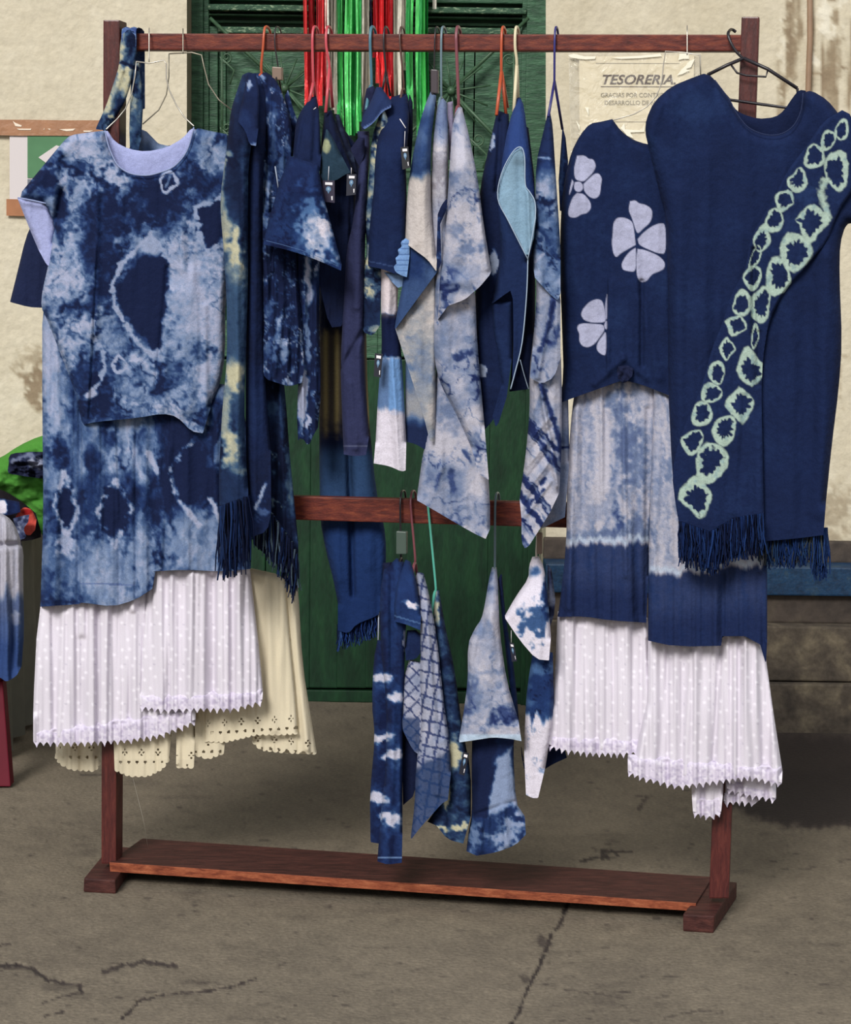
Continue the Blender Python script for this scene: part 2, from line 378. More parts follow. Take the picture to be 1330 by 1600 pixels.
# --- ground
def p_floor(c):
    c.F = .55 + .07 * fbm(c.x, c.y * 2.2, 160, seed=201) + .05 * fbm(c.x, c.y * 3, 26, seed=205, oct=4) + .04 * fbm(c.x, c.y, 3, seed=209, oct=2)
    c.F = c.F - .09 * sstep(.5, .95, fbm(c.x * .5, c.y * 2.6, 30, seed=215, oct=5)) - .2 * sstep(.85, 1.1, fbm(c.x * .35, c.y * 2.2, 9, seed=218, oct=3))
    for pts, wd, v in CRACKS: c.line(pts, wd, v, jag=.9, amt=.85)
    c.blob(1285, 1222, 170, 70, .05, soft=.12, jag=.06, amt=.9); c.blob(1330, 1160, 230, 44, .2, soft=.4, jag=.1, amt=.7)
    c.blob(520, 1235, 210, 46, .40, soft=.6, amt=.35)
    c.blob(332, 1378, 16, 3, .9, soft=.3, amt=.6); c.blob(850, 1472, 14, 8, .18, amt=.7); c.blob(822, 1530, 10, 5, .2, amt=.7)
    c.blob(92, 1540, 34, 7, .3, amt=.6); c.blob(310, 1535, 26, 4, .28, amt=.6)
    f = np.clip(c.F, 0, 1); xs = [0, .25, .5, .75, 1]; st = [(34, 30, 30), (66, 58, 54), (106, 97, 84), (132, 121, 104), (176, 168, 150)]
    c.C = np.stack([np.interp(f, xs, [lin(k)[j] for k in st]) for j in range(3)], -1)
CRACKS = [([(892, 1400), (882, 1425), (876, 1445), (862, 1462), (856, 1480), (846, 1500), (838, 1520), (826, 1545), (818, 1560), (812, 1580), (800, 1600), (796, 1640)], 2.4, .05),
          ([(0, 1508), (30, 1508), (55, 1516), (75, 1530), (95, 1535), (125, 1540), (128, 1550)], 2.6, .08),
          ([(190, 1592), (210, 1575), (215, 1565), (245, 1556), (285, 1552), (330, 1548), (370, 1540), (400, 1528)], 1.8, .15),
          ([(162, 1520), (190, 1508), (230, 1503), (275, 1510)], 3.0, .16), ([(55, 1570), (80, 1562), (120, 1552)], 1.3, .2), ([(70, 1588), (100, 1580)], 1.5, .15),
          ([(908, 1346), (930, 1340), (950, 1338), (940, 1330), (965, 1331), (990, 1332)], 1.8, .16), ([(940, 1343), (968, 1338), (955, 1326), (930, 1330)], 1.3, .2),
          ([(880, 1548), (930, 1552), (975, 1560)], 1.2, .3), ([(1040, 1590), (1090, 1578), (1130, 1582)], 1.4, .3), ([(1010, 1250), (1000, 1262)], 3, .25),
          ([(0, 1478), (14, 1474)], 2, .2)]
CF = []
for pts, wd, v in CRACKS[:4]:
    for (a, b), (c_, d_) in zip(pts[:-1], pts[1:]): CF.append((a, b, c_, d_, wd * 1.1, .003))
bm = bmesh.new(); hexa(bm, [(-6, -3, -.25), (6, -3, -.25), (6, -3, -.0022), (-6, -3, -.0022), (-6, 7.4, -.25), (6, 7.4, -.25), (6, 7.4, -.008), (-6, 7.4, -.008)])
FLOOR = struct(bm_obj('floor', bm, mat('concrete_beyond', srgb=(110, 101, 88), rough=.85, spec=.2, noise=.22, nscale=110, bump=.35, bscale=90)))
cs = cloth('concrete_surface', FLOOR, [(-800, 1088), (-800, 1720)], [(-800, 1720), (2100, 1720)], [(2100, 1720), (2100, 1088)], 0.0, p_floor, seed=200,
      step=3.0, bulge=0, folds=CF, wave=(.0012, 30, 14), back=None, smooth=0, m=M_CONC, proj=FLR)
# --- walls
def p_wall(c):
    c.F = .62 + .10 * fbm(c.x, c.y, 90, seed=231) + .05 * fbm(c.x, c.y, 12, seed=233)
    # bare plaster, stains and flaking on the left wall
    c.blob(46, 570, 26, 24, .12, soft=.25, jag=.5, amt=.9); c.blob(58, 612, 15, 26, .12, soft=.25, jag=.5, amt=.9); c.blob(40, 575, 9, 6, .9, amt=.6, jag=.6)
    c.blob(250, 205, 9, 4, .4, amt=.6); c.blob(135, 78, 16, 14, .5, soft=.2, amt=.25); c.blob(30, 520, 40, 50, .72, amt=.5)
    # the stained corner at top right
    m = sstep(1185, 1215, c.x) * (1 - sstep(200, 330, c.y)); st = fbm(c.x, c.y, 9, 110, 4, 240); c.F = c.F - .42 * m * sstep(-.15, .5, st)
    for q in ((1240, 20, 6, 70, .2), (1290, 30, 10, 22, .95), (1301, 50, 14, 8, .95), (1275, 92, 8, 12, .95), (1285, 115, 18, 5, .15), (1222, 90, 4, 50, .9), (1312, 85, 6, 30, .2), (1232, 60, 5, 60, .12), (1300, 8, 22, 10, .9)):
        c.blob(*q, soft=.35, jag=.6, amt=.75)
    c.F = c.F + .12 * (1 - sstep(250, 420, c.y)) * (c.x > 850) * (c.x < 1180) * sstep(.1, .9, fbm(c.x, c.y, 60, seed=243))
    c.line([(1330, 555), (1312, 560), (1316, 640)], 1.5, .35); c.blob(1305, 800, 30, 46, .22, soft=.5, jag=.7, amt=.75); c.blob(1320, 690, 22, 60, .5, soft=.5, jag=.5, amt=.6)
    c.line([(1318, 105), (1332, 109)], 1, .1)
    f = np.clip(c.F, 0, 1); xs = [0, .2, .5, .7, 1]; sq = [(118, 98, 80), (150, 134, 110), (200, 190, 166), (211, 202, 180), (236, 231, 214)]
    c.C = np.stack([np.interp(f, xs, [lin(k)[j] for k in sq]) for j in range(3)], -1)
    m = 1 - sstep(700, 1050, c.y); pass
def relief(x, y): return 0.0012 * fbm(x, y, 16, seed=250) + .002 * fbm(x, y, 70, seed=252)
XL = px2(300, 500, YW)[0]; XR = px2(850, 500, YW)[0]
WL = struct(cloth('wall_left', None, [(-1000, -460), (-1000, 1150)], [(-1000, 1150), (292, 1128)], [(292, 1128), (292, -460)], YW, p_wall, seed=230, step=4.6, bulge=0, back=None, smooth=0, wave=(.0016, 40, 40), m=M_PLASTER, proj=WY))
WR = struct(cloth('wall_right', None, [(853, -460), (853, 1150)], [(853, 1150), (2400, 1150)], [(2400, 1150), (2400, -460)], YW, p_wall, seed=230, step=4.6, bulge=0, back=None, smooth=0, wave=(.0016, 40, 40), m=M_PLASTER, proj=WY))
struct(cloth('wall_above', None, [(292, -460), (292, -290)], [(292, -290), (853, -290)], [(853, -290), (853, -460)], YW, p_wall, seed=230, step=6, bulge=0, back=None, smooth=0, wave=(.0016, 40, 40), m=M_PLASTER, proj=WY))
M_REV = mat('grey_reveal_plaster', srgb=(138, 134, 112), rough=.8, noise=.2, nscale=20)
struct(box('wall_back', -4, 4, 6.99, 7.15, -.0, 3.9, M_REV, bev=0))
xl = px2(292, 500, YW)[0]; xr = px2(853, 500, YW)[0]; xjl, xjr = px2(303, 500, YD)[0], px2(846, 500, YD)[0]
struct(box('trim_1', xl - .09, xl, YW + .004, 6.99, 0, 3.2, M_REV, bev=.002)); struct(box('trim_2', xr, xr + .09, YW + .004, 6.99, 0, 3.2, M_REV, bev=.002))
struct(box('ceiling', -4, 4, 5.3, 7.2, 4.1, 4.25, mat('roof_boards', srgb=(120, 100, 80), rough=.8), bev=0))  # unseen roof above the wall, holds back sky light from overhead
# --- steps at the right of the door
M_ST = mat('worn_stone', rough=.85, noise=.25, nscale=12, bump=.5, bscale=30, cols=[(.3, (66, 58, 50)), (.5, (90, 80, 68)), (.7, (124, 112, 92))])
M_ST2 = mat('stone_tread_dark', rough=.85, noise=.2, nscale=9, bump=.4, bscale=30, cols=[(.3, (56, 49, 45)), (.55, (78, 68, 60)), (.75, (96, 86, 72))])  # darker stone; on the block under the blue board it paints in shade
M_BLUE = mat('blue_painted_board', rough=.5, noise=.3, nscale=30, bump=.2, bscale=60, cols=[(.3, (12, 42, 70)), (.55, (18, 58, 92)), (.8, (52, 72, 84))])
def zat(y, Y, x=1265): return px2(x, y, Y)[1]
st = thing('stone_steps', 'worn grey stone steps at the foot of the wall right of the green door', 'steps', (1.2, 6.5, 0))
x0 = xr + .005; z1 = zat(1065, 6.44); z2 = zat(978, 6.46); 
for k, (ya, yb, za, zb, mm) in enumerate(((6.42, 6.634, -.006, z1 - .004, M_ST), (6.445, 6.634, z1, z2, M_ST), (6.51, 6.634, z2 + .0, zat(930, 6.50) - .0, M_ST2), (6.60, 6.636, zat(886, 6.50), zat(846, 6.60), M_ST2))):
    o = box('step_block', x0, 3.0, ya, yb, za, zb, mm, st, .006)
tag(box('blue_board', x0, 3.0, 6.485, 6.634, zat(930, 6.50), zat(886, 6.49), M_BLUE, st, .005), 'chipped dark blue painted edge board')
# --- door
dr = thing('door', 'green panelled wooden double door with iron grilles behind the rack', 'door', (0.0 - .18, YD, 0)); dr['kind'] = 'structure'
def dbox(n, x0, y0, x1, y1, ya, yb, m, bev=.003):
    X0, Z1 = px2(x0, y0, YD); X1, Z0 = px2(x1, y1, YD); return box(n, X0, X1, ya, yb, max(Z0, .0), Z1, m, dr, bev)
dbox('jamb', 300, -300, 318, 1112, YD - .03, 6.98, M_DOOR); dbox('jamb', 318, -300, 326, 1112, YD - .015, 6.98, M_DOOR); dbox('jamb', 829, -300, 850, 600, YD - .03, 6.98, M_DOOR); dbox('jamb', 822, -300, 829, 600, YD - .015, 6.98, M_DOOR)
dbox('jamb_foot', 829, 600, 850, 1112, YD - .032, 6.98, M_DOORL); dbox('jamb_foot', 822, 600, 829, 1112, YD - .017, 6.98, M_DOORL)  # lower jamb in the same darker green as the planks
dbox('transom_rail', 326, 8, 822, 24, YD - .035, YD + .05, M_DOORH, .004); dbox('transom_panel', 326, -284, 822, -64, YD + .02, YD + .05, M_DOOR, .004); dbox('transom_rail', 326, -300, 822, -284, YD - .02, YD + .05, M_DOOR, .004); dbox('transom_rail', 326, -60, 822, 6, YD + .0, YD + .05, M_DOOR, .004)
dbox('transom_moulding', 326, 24, 822, 28, YD - .01, YD + .05, M_DOOR, .002); dbox('transom_moulding', 326, 29, 822, 40, YD + .03, YD + .06, M_DOOR, .002)
dbox('leaf_rail', 330, 41, 573, 54, YD, YD + .05, M_DOORH); dbox('leaf_rail', 576, 41, 818, 54, YD, YD + .05, M_DOORH)
dbox('leaf_rail', 330, 500, 573, 560, YD, YD + .05, M_DOOR); dbox('leaf_rail', 576, 500, 818, 560, YD, YD + .05, M_DOOR)
for a, b in ((326, 340), (560, 573), (576, 590), (806, 822)): dbox('stile', a, 41, b, 560, YD - .004, YD + .05, M_DOOR)
for a, b in ((340, 352), (353, 424), (425, 497), (498, 560), (590, 655), (656, 722), (723, 738), (739, 806)): dbox('panel_board', a + .7, 54, b, 560, YD + .014, YD + .05, M_DOOR, .004)
bs = [326, 415, 485, 529, 574, 629, 696, 763, 822]
for a, b in zip(bs[:-1], bs[1:]): dbox('plank', a + 1.5, 561, b - 1.5, 1076, YD + .004, YD + .05, M_DOORL, .005)
dbox('backing_board', 326, -60, 822, 1100, YD + .05, YD + .06, M_DOORL); dbox('threshold', 326, 1076, 822, 1110, YD - .004, YD + .05, M_DOORL)
# iron grilles: a hub with rays and scrolls in front of each leaf
M_IRON = mat('green_painted_iron', srgb=(62, 90, 66), rough=.45, noise=.35, nscale=60, spec=.4)
def grille(x0, y0, x1, y1, hx, hy, mir):
    g = thing('door_grille', 'wrought iron ray grille on the %s leaf of the green door' % ('left' if mir < 0 else 'right'), 'grille', WY(hx, hy, YD - .03), 'iron grilles on the green door')
    YG = YD - .028
    for (ex, ey) in ((x0, y0), (x1, y0), (x0, y1), (x1, y1)): tube('diagonal_bar', [WY(hx, hy, YG), WY(ex, ey, YG)], .0058, M_IRON, g)
    for k in range(12):
        a = math.radians(15 + 30 * k + 7); L = 62 if abs(math.cos(a)) > .6 else 50
        if abs(abs(math.tan(a)) - (y1 - y0) / (x1 - x0)) < .12: continue
        tube('ray_bar', [WY(hx, hy, YG - .002), WY(hx + L * math.cos(a), hy + L * math.sin(a), YG - .002)], .0030, M_IRON, g, 6)
    bm = bmesh.new(); c = Vector(WY(hx, hy, YG - .008)); bmesh.ops.create_uvsphere(bm, u_segments=12, v_segments=8, radius=.014, matrix=Matrix.Translation(c)); bm_obj('hub', bm, M_IRON, g, True)
    for (sx, sy, rx, dr_) in ((hx - mir * 0 - 91, hy - 48, 10, 1), (hx + 91, hy - 48, 10, -1), (hx + 42, hy + 76, 12, 1), (hx - 42, hy + 76, 12, -1), (hx - 91, hy + 62, 10, 1), (hx + 91, hy + 62, 10, -1)):
        pts = []
        for i in range(22):
            t = i / 21; r = rx * (.15 + .85 * t); an = dr_ * (t * 9.5); pts.append(WY(sx + r * math.cos(an), sy + r * math.sin(an), YG))
        ex, ey = sx + dr_ * rx * 1.2, sy + rx * 2; pts += [WY(ex, ey, YG), WY(ex - dr_ * 7, ey + 22, YG)]
        tube('scroll', pts, .0032, M_IRON, g, 6)
    for vx in (hx - 98, hx + 98): tube('upright_bar', [WY(vx, y0 + 25, YG), WY(vx, y1 - 8, YG)], .0045, M_IRON, g, 6)
    tube('border_bar', [WY(x0, y1, YG), WY(x1, y1, YG)], .006, M_IRON, g)
grille(328, 28, 566, 262, 445, 138, -1); grille(584, 28, 826, 266, 705, 142, 1)
# --- foil fringe curtain
fc = thing('foil_fringe_curtain', 'shiny red, silver and green foil fringe hanging on the green door', 'decoration', WY(575, -40, YD - .1))
def foil(nm, c, rgh=.28): return mat(nm, srgb=c, rough=rgh, metal=.30, noise=.25, nscale=90, bump=.5, bscale=160, stretch=(1, 1, .25), spec=.8)
FM = {'r': foil('red_foil', (236, 58, 62)), 'R': foil('dark_red_foil', (190, 40, 50)), 's': foil('silver_foil', (232, 228, 214)), 'S': foil('grey_foil', (160, 154, 140)), 'g': foil('green_foil', (110, 230, 130)), 'G': foil('dark_green_foil', (44, 160, 80)), 'b': foil('blue_foil', (84, 92, 150))}
strips = [(478, 'r', 176), (484, 'R', 178), (489, 'r', 170), (496, 'R', 175), (502, 'r', 165), (508, 'R', 150), (512, 's', 140), (517, 'S', 168), (521, 's', 172), (525, 'S', 178), (529, 'G', 200), (534, 'g', 208), (542, 'g', 212), (547, 'g', 211), (553, 'G', 212), (559, 'g', 208), (563, 'G', 190),
          (567, 's', 175), (571, 'S', 195), (575, 's', 150), (580, 'b', 60), (585, 'R', 90), (589, 'r', 130), (594, 'R', 150), (598, 'r', 155), (603, 'R', 158), (607, 'r', 160), (612, 'R', 155), (617, 's', 150), (621, 'S', 140), (625, 's', 160), (630, 'S', 110), (634, 's', 98), (638, 'G', 190), (643, 'g', 170), (653, 'g', 215), (657, 'G', 218), (662, 'g', 216), (667, 'G', 210), (678, 's', 14)]
for k, (x, c, yb) in enumerate(strips):
    rs = random.Random(k); bm = bmesh.new(); rows = []; ph = rs.random() * 6; yy = -75
    while True:
        y2 = min(yy, yb); wv = 1.2 * math.sin(y2 * .02 + ph); w = 3.1 if c not in 'b' else 1.5
        a = .012 * math.sin(ph + y2 * .013); row = []
        for q in (-1, -.35, .35, 1):
            Y = YD - .085 + .012 * math.sin(q * 3 + ph * 2) + a * q + (.02 * rs.random() if k % 3 == 0 and q > 0 else 0) * 0 + .01 * (k % 3)
            if y2 > yb - 45 and c in 'gGr': Y -= .0022 * (y2 - (yb - 45)) * (1 if q > 0 else .6)
            row.append(bm.verts.new(WY(x + wv + w * q, y2, Y)))
        rows.append(row)
        if yy >= yb: break
        yy += 9
    for A, B in zip(rows[:-1], rows[1:]):
        for i in range(3): bm.faces.new((A[i], A[i + 1], B[i + 1], B[i]))
    bm_obj('foil_strip', bm, FM[c], fc, True)
tube('hanging_rod', [WY(474, -75, YD - .08), WY(682, -75, YD - .08)], .006, FM['S'], fc)
# --- poster with brown tape on the left wall
M_TAPE = mat('brown_packing_tape', srgb=(166, 120, 88), rough=.35, noise=.12, nscale=30, spec=.6, bump=.2, bscale=60)
M_WP = mat('white_paper', srgb=(214, 206, 206), rough=.8); M_GP = mat('green_paper', srgb=(84, 130, 92), rough=.8, noise=.08, nscale=20); M_BP = mat('brown_card', srgb=(166, 112, 76), rough=.7, noise=.1, nscale=30)
def flat(n, pts, Y, th, m, parent):
    A = [WY(x, y, Y) for x, y in pts]; bm = bmesh.new(); f = [bm.verts.new(p) for p in A]; g = [bm.verts.new(p + np.array([0, th, 0])) for p in A]
    bm.faces.new(f); bm.faces.new(g[::-1]); n_ = len(f)
    for i in range(n_): bm.faces.new((f[i], g[i], g[(i + 1) % n_], f[(i + 1) % n_]))
    return bm_obj(n, bm, m, parent)
po = thing('wall_poster', 'white and green paper poster taped to the cream wall at left', 'poster', WY(60, 260, YW - .01))
flat('white_sheet', [(15, 211), (175, 214), (175, 312), (15, 312)], YW - .010, .002, M_WP, po)
flat('green_panel', [(43, 212), (172, 214), (172, 278), (43, 278)], YW - .0125, .002, M_GP, po)
flat('white_shape', [(60, 246), (88, 227), (120, 236), (96, 262), (74, 256)], YW - .0145, .0015, M_WP, po)
flat('grey_panel', [(43, 280), (172, 282), (172, 311), (43, 309)], YW - .0125, .002, mat('grey_paper', srgb=(112, 118, 128), rough=.8), po)
flat('brown_card', [(10, 311), (60, 312), (60, 338), (10, 337)], YW - .0125, .002, M_BP, po)
tp = thing('packing_tape', 'long strip of torn brown tape on the cream wall above the poster', 'tape', WY(80, 200, YW - .02))
bt = bmesh.new(); 
flat('tape_strip', [(-60, 187), (40, 187), (100, 188), (175, 188), (178, 200), (172, 213), (90, 212), (30, 212), (-60, 210)], YW - .016, .0015, M_TAPE, tp)
for q in ([(20, 189), (24, 192), (34, 196), (33, 198), (24, 197)], [(26, 201), (49, 201), (48, 203), (30, 203)], [(92, 202), (118, 201), (114, 204), (104, 205)], [(68, 202), (70, 200), (69, 203)], [(74, 201), (79, 201), (78, 203)], [(130, 204), (146, 204), (140, 206), (131, 206)]):
    flat('torn_spot', q, YW - .0175, .001, mat('torn_tape_white', srgb=(240, 226, 206), rough=.5), tp)
tube('wall_pipe', [WY(1264, -440, YW - .02), WY(1266, 60, YW - .02), WY(1264, 110, YW - .02), WY(1262, 190, YW - .02), WY(1262, 400, YW - .02)], .009, mat('brown_pipe', srgb=(150, 122, 98), rough=.6, noise=.15, nscale=20))
tag(bpy.data.objects['wall_pipe'], 'thin brown pipe running down the stained wall at right', 'pipe')
# --- paper sign in a plastic sleeve
sg = thing('paper_sign', 'white paper sign in a clear plastic sleeve reading TESORERIA', 'sign', WY(990, 165, YW - .01))
flat('paper', [(905, 88), (1085, 86), (1083, 236), (906, 236)], YW - .008, .002, mat('cream_paper', srgb=(230, 218, 188), rough=.8, noise=.04, nscale=30), sg)
M_INK = mat('dark_brown_ink', srgb=(66, 44, 40), rough=.7); M_INK2 = mat('grey_ink', srgb=(140, 132, 112), rough=.7)
flat('ink_line', [(931, 98.4), (1062, 98.8), (1062, 99.6), (931, 99.4)], YW - .009, .0005, M_INK2, sg); flat('ink_line', [(939, 134.8), (1052, 135.2), (1052, 136.3), (939, 136)], YW - .009, .0005, M_INK, sg)
flat('ink_line', [(958, 190), (1050, 190), (1050, 190.9), (958, 190.9)], YW - .009, .0005, M_INK2, sg)
def text(s, x, y, hpx, m, parent, name='lettering', Y=None, sh=0, wpx=None, off=0, ext=.0003, rot=None, M=None):
    cu = bpy.data.curves.new(name, 'FONT'); cu.body = s; cu.size = 1; cu.shear = sh; cu.offset = off; cu.extrude = 0; cu.resolution_u = 3
    t = bpy.data.objects.new(name, cu); COL.objects.link(t); dg = bpy.context.evaluated_depsgraph_get(); dg.update()
    me = bpy.data.meshes.new_from_object(t.evaluated_get(dg)); bpy.data.objects.remove(t); bpy.data.curves.remove(cu)
    n = len(me.vertices); co = np.zeros(n * 3); me.vertices.foreach_get('co', co); co = co.reshape(-1, 3)
    a, b = co[:, 0].min(), co[:, 0].max(); ys = co[:, 1]; h = ys.max() - ys.min()
    u = (co[:, 0] - a) / (b - a) * (wpx if wpx else (b - a) / h * hpx); v = (ys - ys.min()) / h * hpx
    W = M(x + u, y - v); me.vertices.foreach_set('co', np.asarray(W, np.float32).ravel()); me.update(); me.materials.append(m)
    return link(bpy.data.objects.new(name, me), parent)
SM = lambda x, y: WY(x, y, np.full(np.shape(x), YW - .0095))
text('TESORERIA.', 942, 132, 15.5, M_INK, sg, sh=.3, wpx=114, off=.020, M=SM)
text('GRACIAS POR CONTRIBUIR AL', 939, 152, 7.0, M_INK2, sg, wpx=126, off=.008, M=SM)
text('DESARROLLO DE NUESTRO', 945, 164, 7.0, M_INK2, sg, wpx=112, off=.008, M=SM)
mp_ = bpy.data.materials.new('clear_crinkled_plastic'); mp_.use_nodes = True; t_ = mp_.node_tree; b_ = t_.nodes['Principled BSDF']
b_.inputs['Base Color'].default_value = (.95, .93, .85, 1); b_.inputs['Alpha'].default_value = .10; b_.inputs['Roughness'].default_value = .08; b_.inputs['Specular IOR Level'].default_value = 1.0
nn = t_.nodes.new('ShaderNodeTexNoise'); nn.inputs['Scale'].default_value = 14; nn.inputs['Detail'].default_value = 3; nn.inputs['Distortion'].default_value = 2
cc = t_.nodes.new('ShaderNodeTexCoord'); t_.links.new(cc.outputs['Object'], nn.inputs['Vector']); bb = t_.nodes.new('ShaderNodeBump'); bb.inputs['Strength'].default_value = 1; bb.inputs['Distance'].default_value = .03
t_.links.new(nn.outputs['Fac'], bb.inputs['Height']); t_.links.new(bb.outputs[0], b_.inputs['Normal'])
flat('plastic_sleeve', [(888, 80), (1096, 82), (1094, 243), (892, 243)], YW - .0125, .0006, mp_, sg)
M_GL = mat('glossy_tape_crease', srgb=(250, 246, 226), rough=.12, spec=1)  # near-white slivers painted as glints on the plastic sleeve
for q in ([(888, 86), (897, 84), (914, 88), (931, 88), (930, 92), (915, 93), (905, 92), (892, 90)], [(955, 90), (1000, 87), (1032, 84), (1034, 88), (1000, 91), (970, 92)], [(1062, 84), (1076, 83), (1077, 92), (1068, 92), (1060, 94)], [(1078, 95), (1086, 92), (1080, 105), (1072, 108), (1078, 110), (1066, 116), (1058, 118), (1064, 110), (1072, 102)],
          [(896, 98), (902, 103), (898, 102)], [(914, 167), (920, 168), (920, 180), (916, 172)], [(970, 200), (976, 192), (977, 202), (1004, 204), (1006, 195), (1007, 206), (985, 207), (990, 216), (980, 212)], [(900, 188), (906, 196), (906, 204)]):
    flat('plastic_crease', q, YW - .0138, .0008, M_GL, sg)
# ================================================================== RACK
rk = thing('garment_rack', 'red-brown varnished wooden garment rack with two rails and a bottom shelf', 'clothes rack', unl(.7, .03, 0))
slab('post', [(161, 31), (187, 31), (181, 1350), (158, 1350)], 0, .052, M_WOODV, rk)
slab('post', [(1159, 26), (1187, 26), (1139, 1404), (1108, 1404)], 0, .05, M_WOODV, rk)
slab('top_rail', [(184, 52), (1162, 54), (1162, 80), (184, 78)], .010, .036, M_WOOD, rk)
slab('middle_rail', [(178, 768), (1128, 792), (1127, 832), (178, 804)], .012, .026, M_WOOD, rk)
def board():
    f = [RK(x, y, -.012) for x, y in ((172, 1362), (1086, 1424), (1088, 1411), (170, 1347))]
    b = [RK(222, 1311, .20), RK(1114, 1362, .20)]; B = []
    for k, (q, t) in enumerate(((b[0], f[3]), (b[1], f[2]))): B.append(np.array([q[0], q[1], t[2]]))
    c8 = f + [B[0] - (0, 0, .02), B[1] - (0, 0, .02), B[1], B[0]]
    bm = bmesh.new(); hexa(bm, c8, .003); return bm_obj('shelf_board', bm, M_WOODF, rk)
sb = board()
se = slab('front_edge', [(171, 1347.5), (1088, 1411.5), (1086, 1424), (172, 1362)], -.0145, .003, M_WOODE, sb, .0008); se.location = (0, 0, 0)
def skew(name, fq, d0, bq, d1, m, parent, thick=None, bev=.003):      # timber whose back edge is laid a little askew
    f = [RK(x, y, d0) for x, y in fq]; b = [RK(x, y, d1) for x, y in bq]      # fq: bl, br, tr, tl; bq: top left, top right
    zt = (f[2][2] + f[3][2]) / 2; zb = 0.0 if thick is None else zt - thick
    f[2][2] = f[3][2] = zt; f[0][2] = f[1][2] = zb
    B = [np.array([b[0][0], b[0][1], zb]), np.array([b[1][0], b[1][1], zb]), np.array([b[1][0], b[1][1], zt]), np.array([b[0][0], b[0][1], zt])]
    bm = bmesh.new(); hexa(bm, f + B, bev); return bm_obj(name, bm, m, parent)
skew('foot', [(130, 1398), (181, 1399), (180, 1375), (131, 1372)], -.078, [(172, 1334), (216, 1337)], .19, M_WOODF, rk, None, .004)
skew('foot', [(1067, 1456), (1115, 1457), (1117, 1431), (1067, 1428)], -.078, [(1110, 1376), (1152, 1378)], .19, M_WOODF, rk, None, .004)
# ================================================================== HANGERS
HC = {'orange': (186, 84, 52), 'black': (34, 30, 36), 'pink': (196, 78, 88), 'teal': (70, 116, 134), 'brown': (84, 58, 52), 'grey': (104, 126, 136), 'mauve': (124, 70, 78), 'ivory': (216, 204, 170), 'violet': (48, 46, 112), 'green': (88, 176, 156), 'white': (200, 192, 180)}
def hm(c): return mat('plastic_%s' % c, srgb=HC[c], rough=.35, spec=.5)
def rail_y(x, low): return (768 + (x - 178) * .0253) if low else (52 + (x - 184) * .002)
def side_hanger(x, neck, c, label, r=.0032, half=.05, drop=.055, low=False, clip=None, vee=None, lean=0):
    zt = float(loc(RK(x, rail_y(x, low), .012))[2]); A = loc(RK(x, 100, 0)); X = float(loc(RK(x, rail_y(x, low), .01))[0]); N = loc(RK(neck[0], neck[1], .0)); xn, zn = float(N[0]), float(N[2])
    yb = .030 if not low else .026
    t = thing('clothes_hanger', label, 'hanger', unl(X, .02, zt), 'hangers on the %s rail' % ('middle' if low else 'top')); m = hm(c)
    X1 = X + lean * .01
    hook = [(X1, .066, zt - .022), (X1, .063, zt + .0), (X1, .05, zt + .0125), (X, yb, zt + .0165), (X, .010, zt + .012), (X, .001, zt - .004), (X * .8 + xn * .2, -.001, zt - .03), (xn, .002, zn + .02), (xn, .006, zn)]
    tube('hook', [unl(*p) for p in crom(hook, 4)], r * .9, m, t)
    if vee:
        for (vx, vy, dd) in vee:
            B = loc(RK(vx, vy, dd)); tube('arm', [unl(xn, .006, zn + .01), unl(float(B[0]), dd, float(B[2]))], r * 1.05, m, t)
    else:
        tube('arm', [unl(*p) for p in crom([(xn, .006, zn), (xn, -half * .3, zn - drop * .15), (xn, -half, zn - drop)], 4)], r * 1.1, m, t)
        tube('arm', [unl(*p) for p in crom([(xn, .006, zn), (xn, half * .3, zn - drop * .15), (xn, half, zn - drop)], 4)], r * 1.1, m, t)
    if clip:
        x0, y0, x1, y1, cc = clip; slab('clip', [(x0, y0), (x1, y0 + 1), (x1, y1), (x0, y1)], -.012, .018, mat('clip_' + cc, srgb={'tan': (126, 104, 90), 'dark': (60, 50, 56), 'green': (70, 86, 78)}[cc], rough=.4), t, .002)
    return t
side_hanger(414, (408, 116), 'orange', 'orange plastic hanger at the top of the cream and blue shawl')
side_hanger(431, (434, 118), 'black', 'thin black hanger with a tan clip beside the orange hanger', r=.0018, clip=(425, 104, 440, 125, 'tan'))
side_hanger(490, (489, 135), 'pink', 'pink-red hanger left of two, holding the navy child top', vee=[(483, 160, -.015), (493, 158, .04)], r=.0034)
side_hanger(511, (514, 112), 'pink', 'pink-red hanger right of two, holding the dark green and navy top', vee=[(509, 176, -.03), (520, 168, .03)], r=.0034)
side_hanger(580, (580, 134), 'teal', 'blue-grey hanger above the hooded navy top', r=.0036)
side_hanger(601, (602, 118), 'black', 'dark hanger with twisted neck in front of the red foil', r=.0024, vee=[(597, 146, 0), (610, 150, .02)])
side_hanger(626, (630, 138), 'brown', 'brown hanger in front of the last green foil', r=.0024)
side_hanger(681, (678, 142), 'black', 'thin dark hanger with a black clip above the blue ombre shirt', r=.0018, clip=(673, 108, 684, 146, 'dark'))
side_hanger(691, (689, 152), 'grey', 'pale blue-grey hanger beside the thin dark one', r=.003)
side_hanger(714, (716, 166), 'mauve', 'mauve-brown hanger holding the pale marbled blouse', r=.0040)
side_hanger(785, (783, 118), 'orange', 'orange-red hanger splitting in two above the dark dress', r=.0034, vee=[(776, 180, -.05), (791, 180, .0), (793, 168, .04)])
side_hanger(806, (807, 108), 'ivory', 'ivory plastic hanger with a flat neck', r=.0036, clip=None, vee=[(803, 175, -.03), (810, 168, .05), (806, 150, 0)])
side_hanger(868, (866, 134), 'violet', 'blue-violet hanger beside the cream wall', r=.0028, vee=[(857, 182, -.06), (879, 202, .08)])
